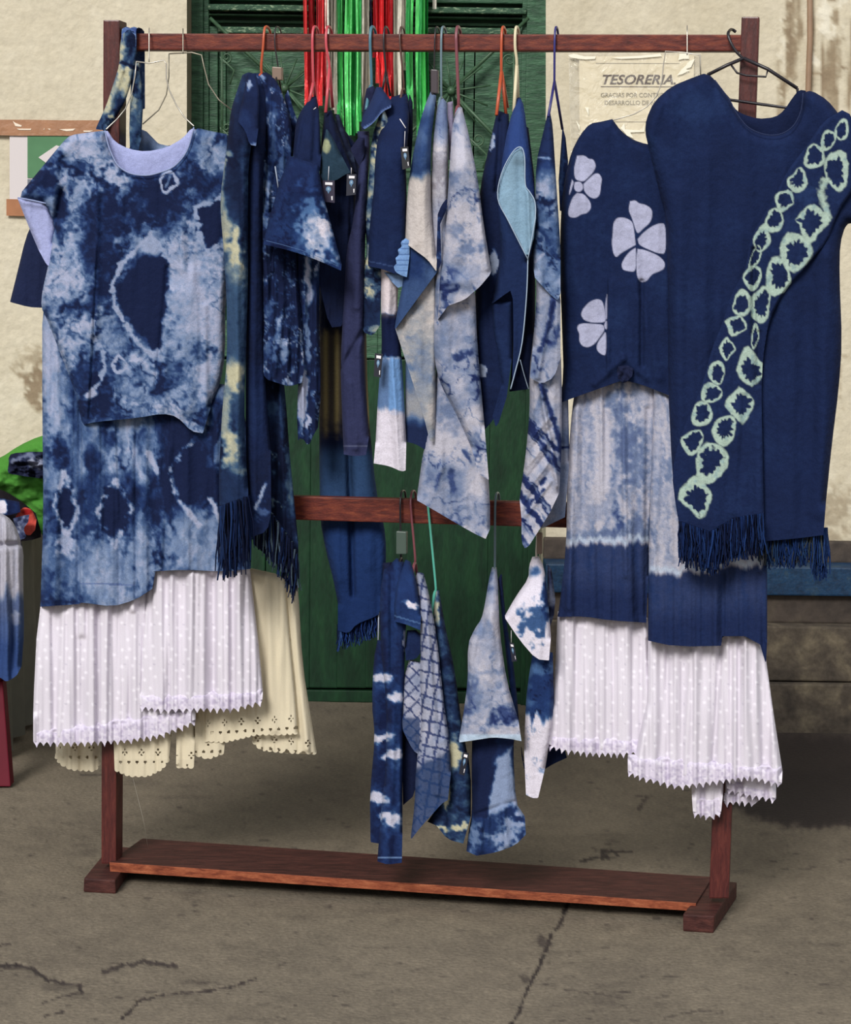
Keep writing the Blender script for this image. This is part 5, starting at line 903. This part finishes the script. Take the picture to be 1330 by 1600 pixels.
g = garment('ringed_shawl', 'navy fringed shawl with a double chain of pale green rings over the navy dress', 'shawl', (1250, 300))
RINGS = [(1316, 203, 12, 17), (1294, 219, 11, 18), (1273, 245, 16, 20), (1247, 283, 17, 21), (1226, 313, 15, 21), (1210, 345, 14, 20), (1191, 373, 15, 22), (1180, 403, 8, 20), (1176, 434, 15, 20), (1160, 474, 15, 21), (1150, 508, 18, 19), (1136, 545, 13, 20), (1120, 582, 13, 20), (1111, 614, 16, 17), (1097, 647, 17, 20), (1082, 691, 17, 22)]
RINGB = [(1308, 266, 20, 31), (1269, 347, 27, 31), (1243, 394, 25, 33), (1216, 433, 20, 31), (1189, 477, 15, 30), (1180, 525, 6, 22), (1172, 575, 22, 33), (1157, 633, 23, 31), (1132, 672, 18, 25), (1111, 723, 26, 32), (1088, 776, 27, 34)]
def p_ring(c):
    c.base(.25, .05, 50).add(.03, 4, k=33)
    c.blob(1262, 305, 16, 14, .5, soft=.9, jag=.8, amt=.5).blob(1230, 360, 12, 14, .42, soft=.9, jag=.8, amt=.5).blob(1140, 850, 50, 22, .2, amt=.7)
    sv = c.F.copy(); c.F = c.F * 0; c.line([(1290, 282), (1283, 300), (1288, 318), (1294, 342)], 5, 1)
    for k, (x, y, rx, ry) in enumerate(RINGS): c.ring(x, y, rx * .93, ry * .93, 1, t=.28, rot=12 + 9 * math.sin(k * 2.1), teeth=7 + k % 4)
    for k, (x, y, rx, ry) in enumerate(RINGB): c.ring(x, y, rx * .93, ry * .93, 1, t=.32, rot=8 * math.sin(k * 1.7), teeth=11 + k % 3)
    R_ = np.clip(c.F, 0, 1); halo = sstep(.0, .25, c.n) * .12; c.F = sv; c.ramp('navy'); c.over(R_, (162, 182, 170)); c.over(R_ * sstep(.2, .9, c.n) * .6, (122, 150, 156))
fringe('fringe', g, [(1062, 818), (1110, 835), (1150, 812), (1192, 806)], 62, 190, -.175, [(18, 38, 82), (12, 26, 62), (26, 50, 98), (10, 20, 48)], seed=11, wd=1.8, sway=8)
cloth('shawl_length', g, [(1316, 172), (1286, 190), (1262, 226), (1228, 270), (1200, 325), (1172, 372), (1164, 420), (1142, 462), (1128, 508), (1112, 545), (1100, 590), (1080, 640), (1060, 690), (1050, 740), (1056, 790), (1062, 822)], [(1064, 830), (1110, 842), (1150, 822), (1192, 812)],
      [(1194, 800), (1192, 700), (1190, 620), (1192, 560), (1202, 500), (1226, 455), (1258, 418), (1292, 378), (1310, 330), (1336, 292), (1348, 240), (1338, 200), (1328, 178)], -.150, p_ring, seed=671, bulge=.006, ew=5, step=1.4, wave=(.006, 22, 260), back=.012, folds=[(1178, 390, 1178, 520, 4, -.010), (1186, 520, 1184, 600, 4, -.008), (1152, 640, 1150, 800, 10, .005), (1164, 620, 1150, 830, 5, -.004)])
# ---- LOWER RAIL GROUP ----------------------------------------------
g = garment('banded_navy_trousers', 'navy child outfit with white resist bands hanging lowest on the middle rail', 'outfit', (620, 880), 'garments on the middle rail')
def pb1(c):
    c.base(.20, .10, 12, 120).add(.05, 5)
    for (a, b, y, h) in ((580, 611, 1062, 6), (606, 628, 1092, 7), (583, 610, 1150, 6), (605, 627, 1179, 7), (577, 599, 1246, 6), (594, 629, 1279, 8)):
        cx = (a + b) / 2; c.blob(cx, y, (b - a) / 2 + 2, h, 1.0, soft=.35, jag=.45); c.blob(cx, y, (b - a) / 2 + 3, h * 2.6, .55, soft=.7, jag=.7, amt=.4)
    c.blob(634, 1000, 3, 22, .9, soft=.4, amt=.8, jag=.4); c.ramp('white'); c.over(.6 * (np.abs(c.y - 1340) < 1.2), (120, 150, 196))
cloth('rear_leg', g, [(590, 1000), (584, 1030), (581, 1100), (586, 1152), (578, 1240), (579, 1313)], [(580, 1316), (592, 1318)], [(606, 1300), (614, 1200), (620, 1000)], -.07, pb1, seed=701, bulge=.03, ew=9)
cloth('front_leg', g, [(600, 890), (594, 925), (594, 1000), (604, 1100), (603, 1200), (596, 1260), (590, 1342)], [(590, 1346), (606, 1351), (628, 1348)], [(629, 1300), (629, 1200), (632, 1040), (636, 950), (634, 880), (620, 872)], sideD(872, -.115, 60), pb1, seed=702, bulge=.03, ew=10, folds=[(612, 900, 612, 1060, 4, -.008), (616, 1100, 608, 1330, 6, .006)])
cloth('sleeve', g, [(634, 874), (622, 900), (616, 940), (616, 968)], [(616, 971), (636, 976), (657, 985)], [(658, 960), (655, 940), (650, 905), (642, 878)], sideD(874, -.135, 50), lambda c: (c.base(.3, .08, 20), c.blob(644, 944, 14, 4, 1, rot=25, soft=.4, jag=.4), c.ramp('white'), c.over(.5 * (np.abs(c.y - 962 - .3 * (c.x - 616)) < 1.1), (90, 124, 172))), seed=703, bulge=.025, ew=8)
cloth('lower_sleeve', g, [(636, 985), (633, 1010)], [(634, 1032), (650, 1030), (657, 1020)], [(657, 990), (650, 984)], -.10, lambda c: (c.base(.25, .1, 20), c.ramp('navy')), seed=704, bulge=.02, ew=8)
cloth('dark_back', g, [(598, 880), (598, 940)], [(602, 960), (612, 958)], [(616, 900), (612, 878)], -.02, lambda c: c.flat((20, 26, 52), .2), seed=705, bulge=.02, ew=8)

g = garment('checked_shirt', 'pale blue shirt crossed by dark blue resist grid lines', 'shirt', (655, 895), 'garments on the middle rail')
def pb2(c):
    c.base(.72, .12, 18).ramp('pale'); wx = c.x + .35 * (c.wx - c.x); wy = c.y + .35 * (c.wy - c.y); w1 = wx + .18 * wy; w2 = wy - .25 * wx; i = sstep(640, 660, c.x + .12 * (c.y - 1000))
    g1 = np.abs((w1 / 17) % 1 - .5) < .10; g2 = np.abs((w2 / 19) % 1 - .5) < .09; w3 = wx * .7 + wy * .7; w4 = wx * .7 - wy * .7
    g3 = np.abs((w3 / 16) % 1 - .5) < .08; g4 = np.abs((w4 / 16) % 1 - .5) < .08
    left = c.x < 655 + .02 * (c.y - 1000)
    c.over(.9 * np.where(left, g3 | g4, g1 | g2), (30, 46, 94)); b = 1190 + .45 * (670 - c.x)
    c.over(.9 * sstep(b - 4, b + 4, c.y + 3 * c.n), (32, 54, 94)); c.over(.85 * sstep(1118, 1124, c.y) * (c.x < 656) * (1 - sstep(1172, 1180, c.y)), (32, 54, 94))
cloth('left_front', g, [(640, 1030), (630, 1060), (627, 1117)], [(630, 1142), (645, 1172), (656, 1180)], [(668, 1150), (676, 1040)], -.10, pb2, seed=711, bulge=.02, ew=8)
cloth('dark_underside', g, [(630, 1140), (628, 1180)], [(630, 1258), (645, 1245)], [(660, 1200), (656, 1150)], -.06, lambda c: c.flat((20, 28, 58), .2), seed=712, bulge=.02, ew=8)
cloth('shirt_front', g, [(652, 893), (648, 904), (654, 960), (658, 1000), (656, 1060), (660, 1120), (650, 1200), (648, 1257), (642, 1308)], [(643, 1311), (656, 1294), (676, 1272), (690, 1256), (700, 1250)], [(705, 1205), (702, 1152), (694, 1100), (683, 995), (670, 925), (662, 896)], sideD(893, -.13, 60), pb2, seed=713, bulge=.03, ew=9, folds=[(664, 920, 684, 1240, 5, .006), (672, 960, 690, 1150, 4, -.006)])

g = garment('green_and_blue_top', 'teal-blue top with cream curved streaks behind the checked shirt', 'top', (683, 925), 'garments on the middle rail')
def pb3(c):
    c.base(.32, .2, 12, 8).add(.08, 5)
    for q in ((680, 950, 5, 22, .85), (680, 925, 5, 12, .8), (711, 1180, 11, 24, 1), (698, 1245, 4, 22, .95), (720, 1290, 14, 4, .9), (690, 1294, 14, 4, .9)): c.blob(*q, soft=.45, jag=.35)
    c.ramp('cream')
cloth('body', g, [(680, 922), (677, 950), (680, 1000), (690, 1100), (696, 1200), (684, 1260), (668, 1284)], [(682, 1290), (700, 1312), (724, 1318)], [(736, 1275), (736, 1205), (722, 1135), (711, 1047), (696, 980), (686, 922)], sideD(921, -.095, 60), pb3, seed=721, bulge=.03, ew=10, folds=[(700, 1180, 702, 1310, 4, -.008)])
tagcard(g, [(724, 1175), (733, 1177), (726, 1212), (717, 1209)], -.165, face=(12, 16, 34))

g = garment('pale_blue_child_dress', 'pale blue cloudy dip-dyed child dress with gathered ruffle hem', 'dress', (772, 885), 'garments on the middle rail')
def pb4(c):
    c.base(.80, .2, 30).add(.08, 7)
    for q in ((766, 905, 10, 26, .35), (756, 985, 14, 12, .5), (735, 1070, 8, 40, .3), (745, 1100, 12, 16, .45), (772, 1050, 40, 4, .55), (790, 1120, 22, 16, .2), (736, 1020, 10, 30, .85), (728, 1110, 8, 16, .3)): c.blob(*q, soft=.65, jag=.5, amt=.85)
    c.veins(-.25, 26, wdt=.1); c.ramp('pale'); c.over(.8 * sstep(1146, 1149, c.y), (176, 196, 216))
def pb4b(c):
    c.base(.25, .12, 20); c.poly([(800, 1165), (780, 1180), (768, 1220), (764, 1275), (810, 1252)], .75, soft=4)
    for q in ((790, 1305, 30, 22, .9), (740, 1310, 12, 26, .7), (752, 1330, 10, 10, .2), (770, 1290, 12, 10, .2), (815, 1260, 10, 20, .9), (764, 1320, 8, 10, .3)): c.blob(*q, soft=.5, jag=.7, amt=.8)
    c.poly([(735, 1150), (772, 1150), (764, 1274), (737, 1276)], .10, soft=3); c.ramp('indigo')
cloth('skirt', g, [(738, 1140), (737, 1200), (738, 1271), (732, 1300), (729, 1330)], [(745, 1337), (775, 1332), (805, 1321), (822, 1304)], [(820, 1275), (806, 1254), (802, 1170), (806, 1140)], -.10, pb4b, seed=731, bulge=.03, folds=[(738, 1274, 805, 1252, 3, -.006), (753, 1280, 750, 1330, 4, .008), (785, 1262, 792, 1320, 5, .008), (770, 1270, 768, 1325, 4, -.006)])
cloth('dark_side', g, [(778, 905), (784, 960), (795, 1060)], [(806, 1130), (818, 1180), (830, 1275), (826, 1240)], [(815, 1180), (806, 1060), (790, 960), (784, 895)], -.03, lambda c: (c.base(.15, .15, 16, 50), c.ramp()), seed=732, bulge=.02, ew=7)
cloth('front', g, [(769, 886), (764, 905), (757, 949), (752, 968), (742, 982), (731, 1006), (731, 1065), (724, 1117), (717, 1156)], [(718, 1160), (745, 1156), (770, 1152), (795, 1154), (815, 1158)], [(810, 1124), (792, 1065), (781, 988), (778, 907), (776, 886)], sideD(885, -.145, 60), pb4, seed=733, bulge=.035, folds=[(756, 970, 738, 1060, 4, -.005), (765, 960, 762, 1140, 9, .005), (790, 1080, 800, 1150, 6, .004)])
g = garment('white_and_blue_child_top', 'white long-sleeved child top with blue dyed cloud patches, far right of the middle rail', 'top', (836, 870), 'garments on the middle rail')
cloth('lower_sleeve', g, [(834, 1010), (826, 1060), (822, 1093), (819, 1170)], [(822, 1242), (832, 1247), (841, 1247)], [(852, 1200), (866, 1117), (864, 1020)], -.09, lambda c: (c.base(.35, .1, 20), c.band(1125, 1260, .92, soft=8, jag=16, sx=8), c.veins(-.3, 12, wdt=.12), c.band(1040, 1056, .7, amt=.4), c.ramp('white')), seed=741, bulge=.03, ew=10)
cloth('back_side', g, [(856, 882), (855, 960)], [(858, 985), (866, 960)], [(868, 935), (862, 890)], -.01, lambda c: (c.base(.55, .3, 10), c.ramp('grey')), seed=742, bulge=.02, ew=6)
cloth('upper_sleeve', g, [(832, 870), (827, 883), (826, 904), (806, 932), (789, 962)], [(790, 967), (812, 1000), (838, 1030), (858, 1032)], [(861, 995), (856, 930), (850, 885), (842, 869)], sideD(868, -.13, 60), lambda c: (c.base(.95, .05, 20), c.blob(838, 970, 24, 26, .42, soft=.35, jag=.6), c.blob(836, 893, 8, 10, .3, soft=.6, amt=.8), c.blob(855, 920, 6, 40, .12, soft=.5, amt=.8), c.ramp('white')), seed=743, bulge=.03, ew=9)
tagcard(g, [(796, 1004), (803, 1005), (808, 1033), (800, 1034)], -.10, face=(14, 30, 60), string=[(799, 985), (799, 1004)])
g = garment('navy_corner_cloth', 'small dark navy cloth corner behind the white and blue top', 'cloth', (860, 1150), 'garments on the middle rail')
cloth('corner', g, [(846, 1150), (846, 1175)], [(848, 1204), (864, 1194), (886, 1184)], [(880, 1160), (870, 1150)], .0, lambda c: (c.base(.15, .05, 20), c.ramp('navy')), seed=751, bulge=.01, ew=6)

# ---- far left: table, bags and a second hanging garment ---------------
YT = 6.05
tb = thing('draped_table', 'low table covered with a drab grey cloth behind the left skirt', 'table', (-1.25, 6.3, 0))
zt = px2(60, 836, 6.2)[1]; xr_ = px2(56, 900, 6.45)[0]
box('table_board', -2.2, xr_ - .012, 5.9, 6.60, zt - .03, zt - .004, M_WOOD, tb)
def pt(c): c.flat((92, 90, 80), .12, 30, 60)
bm = bmesh.new(); rows = []
N = 40
for j in range(14):
    v = j / 13; row = []
    for i in range(N + 1):
        s_ = i / N; L1 = 1.0; 
        if s_ < .55: x = -2.2 + (xr_ + 2.2) * (s_ / .55); y = 5.88; nx, ny = 0, -1
        else: x = xr_; y = 5.88 + (6.62 - 5.88) * ((s_ - .55) / .45); nx, ny = 1, 0
        w_ = .022 * v * math.sin(i * 1.35) + .012 * v * math.sin(i * .6 + 1); row.append(bm.verts.new((x + nx * w_, y + ny * w_, zt - v * (zt - .02))))
    rows.append(row)
for A, B in zip(rows[:-1], rows[1:]):
    for i in range(N): bm.faces.new((A[i], A[i + 1], B[i + 1], B[i]))
tv = [bm.verts.new(p) for p in ((-2.2, 5.88, zt), (xr_, 5.88, zt), (xr_, 6.62, zt), (-2.2, 6.62, zt))]; bm.faces.new(tv)
bm_obj('table_cloth', bm, mat('drab_grey_cloth', srgb=(96, 94, 84), rough=.95, noise=.12, nscale=20, bump=.1, bscale=500), tb, True)
def lump(name, label, cat, poly3, Y, paint, seed, bul=.06, group=None, **k):
    L, H, R = poly3; o = cloth(name, None, L, H, R, Y, paint, seed=seed, bulge=bul, ew=26, proj=WY, back=.05, **k); tag(o, label, cat, group); return o
lump('green_cloth_bag', 'bright green fabric bag lying on the table at far left', 'bag', ([(-60, 740), (0, 716), (30, 696), (60, 682), (90, 676)], [(120, 720), (120, 850), (66, 836)], [(40, 790), (0, 768), (-60, 760)]), 6.30, lambda c: c.flat((72, 132, 52), .10, 16), 801, wave=(.02, 24, 18))
lump('folded_tie_dye_bundle', 'crumpled dark tie-dye bundle poking out of the green bag', 'cloth', ([(14, 722), (13, 716), (18, 708), (50, 706)], [(80, 706), (90, 750), (50, 746), (14, 740)], [(12, 735)]), 6.21, lambda c: (c.base(.2, .4, 12, 6), c.line([(18, 722), (44, 708), (70, 722)], 4, .75), c.blob(56, 724, 11, 8, 1, rot=35, jag=.3), c.ramp('grey')), 802, bul=.03, wave=(.03, 9, 5), step=1.6)
lump('black_bag', 'black fabric bag with open mouth under the green bag', 'bag', ([(-60, 760), (-10, 762), (10, 768), (36, 785), (56, 802)], [(64, 830), (64, 842), (0, 850)], [(-60, 850)]), 6.16, lambda c: c.flat((26, 22, 28), .2), 803, bul=.05, wave=(.01, 20, 20))
lump('coral_red_cloth', 'round coral red patch of cloth in the mouth of the black bag', 'cloth', ([(30, 798), (38, 792), (50, 796), (57, 812)], [(55, 828), (46, 838), (36, 832)], [(24, 808)]), 6.08, lambda c: (c.flat((206, 84, 72), .12, 8), c.over(1 - sstep(.7, 1.2, np.hypot((c.x - 42) / 9, (c.y - 800) / 5)), (150, 30, 30))), 804, bul=.03, step=1.6)
lump('striped_navy_cloth', 'small navy and white cloth folded at far left above the pale blouse', 'cloth', ([(-50, 776), (0, 778), (30, 784)], [(32, 800), (10, 806), (-10, 802)], [(-50, 800)]), 6.04, lambda c: (c.base(.1, .1, 12), c.blob(-2, 790, 12, 12, .95, soft=.3), c.ramp('white')), 805, bul=.03, step=1.6)
lump('grey_twisted_cloth', 'grey and dark twisted cloth over the coral patch', 'cloth', ([(20, 810), (34, 806), (46, 804)], [(44, 816), (36, 826), (42, 840), (30, 844)], [(26, 830)]), 6.00, lambda c: (c.base(.5, .5, 8), c.ramp('grey')), 806, bul=.03, step=1.6)
g = thing('pale_dip_dyed_blouse', 'gathered pale lilac blouse dip-dyed blue at its hem, cut by the left edge', 'blouse', WY(0, 800, 5.75))
PY = [-120]
cloth('body', g, [(-120, 840), (-120, 1000)], [(-120, 1060), (-40, 1050), (0, 1058), (10, 1066), (26, 1056), (30, 1048)], [(34, 1040), (38, 985), (36, 900), (37, 860), (28, 830), (18, 812), (0, 800), (-60, 790)], 5.62, lambda c: (c.base(.9, .15, 8, 200), c.band(935, 1100, .40, soft=14, jag=22, sx=12), c.blob(24, 968, 8, 10, .8, amt=.7), c.band(1000, 1100, .3, soft=20), c.ramp('pale'), c.over(.4 * sstep(950, 980, c.y), (40, 74, 132))), seed=811, bulge=.06, ew=24, proj=WY, back=.06, wave=(.02, 10, 200), folds=[(-60, 855, 36, 850, 4, -.02)])
pst = thing('red_stand', 'dark red painted stand leg under the pale blouse at far left', 'stand', WY(0, 1235, 5.75))
a, b = WY(-6, 1062, 5.72), WY(4, 1234, 5.62); b[2] = max(b[2], .005)
bm = bmesh.new(); w1, w2 = .022, .026
hexa(bm, [b + (-w2, -.02, 0), b + (w2, -.02, 0), a + (w1, -.02, 0), a + (-w1, -.02, 0), b + (-w2, .03, 0), b + (w2, .03, 0), a + (w1, .03, 0), a + (-w1, .03, 0)], .003)
bm_obj('leg', bm, mat('dark_red_paint', srgb=(92, 14, 32), rough=.6, spec=.15, noise=.1), pst)
a2 = WY(-6, 835, 5.72)
box('upright', float(a[0]) - .015, float(a[0]) + .015, 5.705, 5.735, float(a[2]) - .02, float(a2[2]) - .08, MATS['dark_red_paint'], pst)
box('cross_bar', -1.9, float(a[0]) + .02, 5.705, 5.735, float(a2[2]) - .11, float(a2[2]) - .08, MATS['dark_red_paint'], pst)
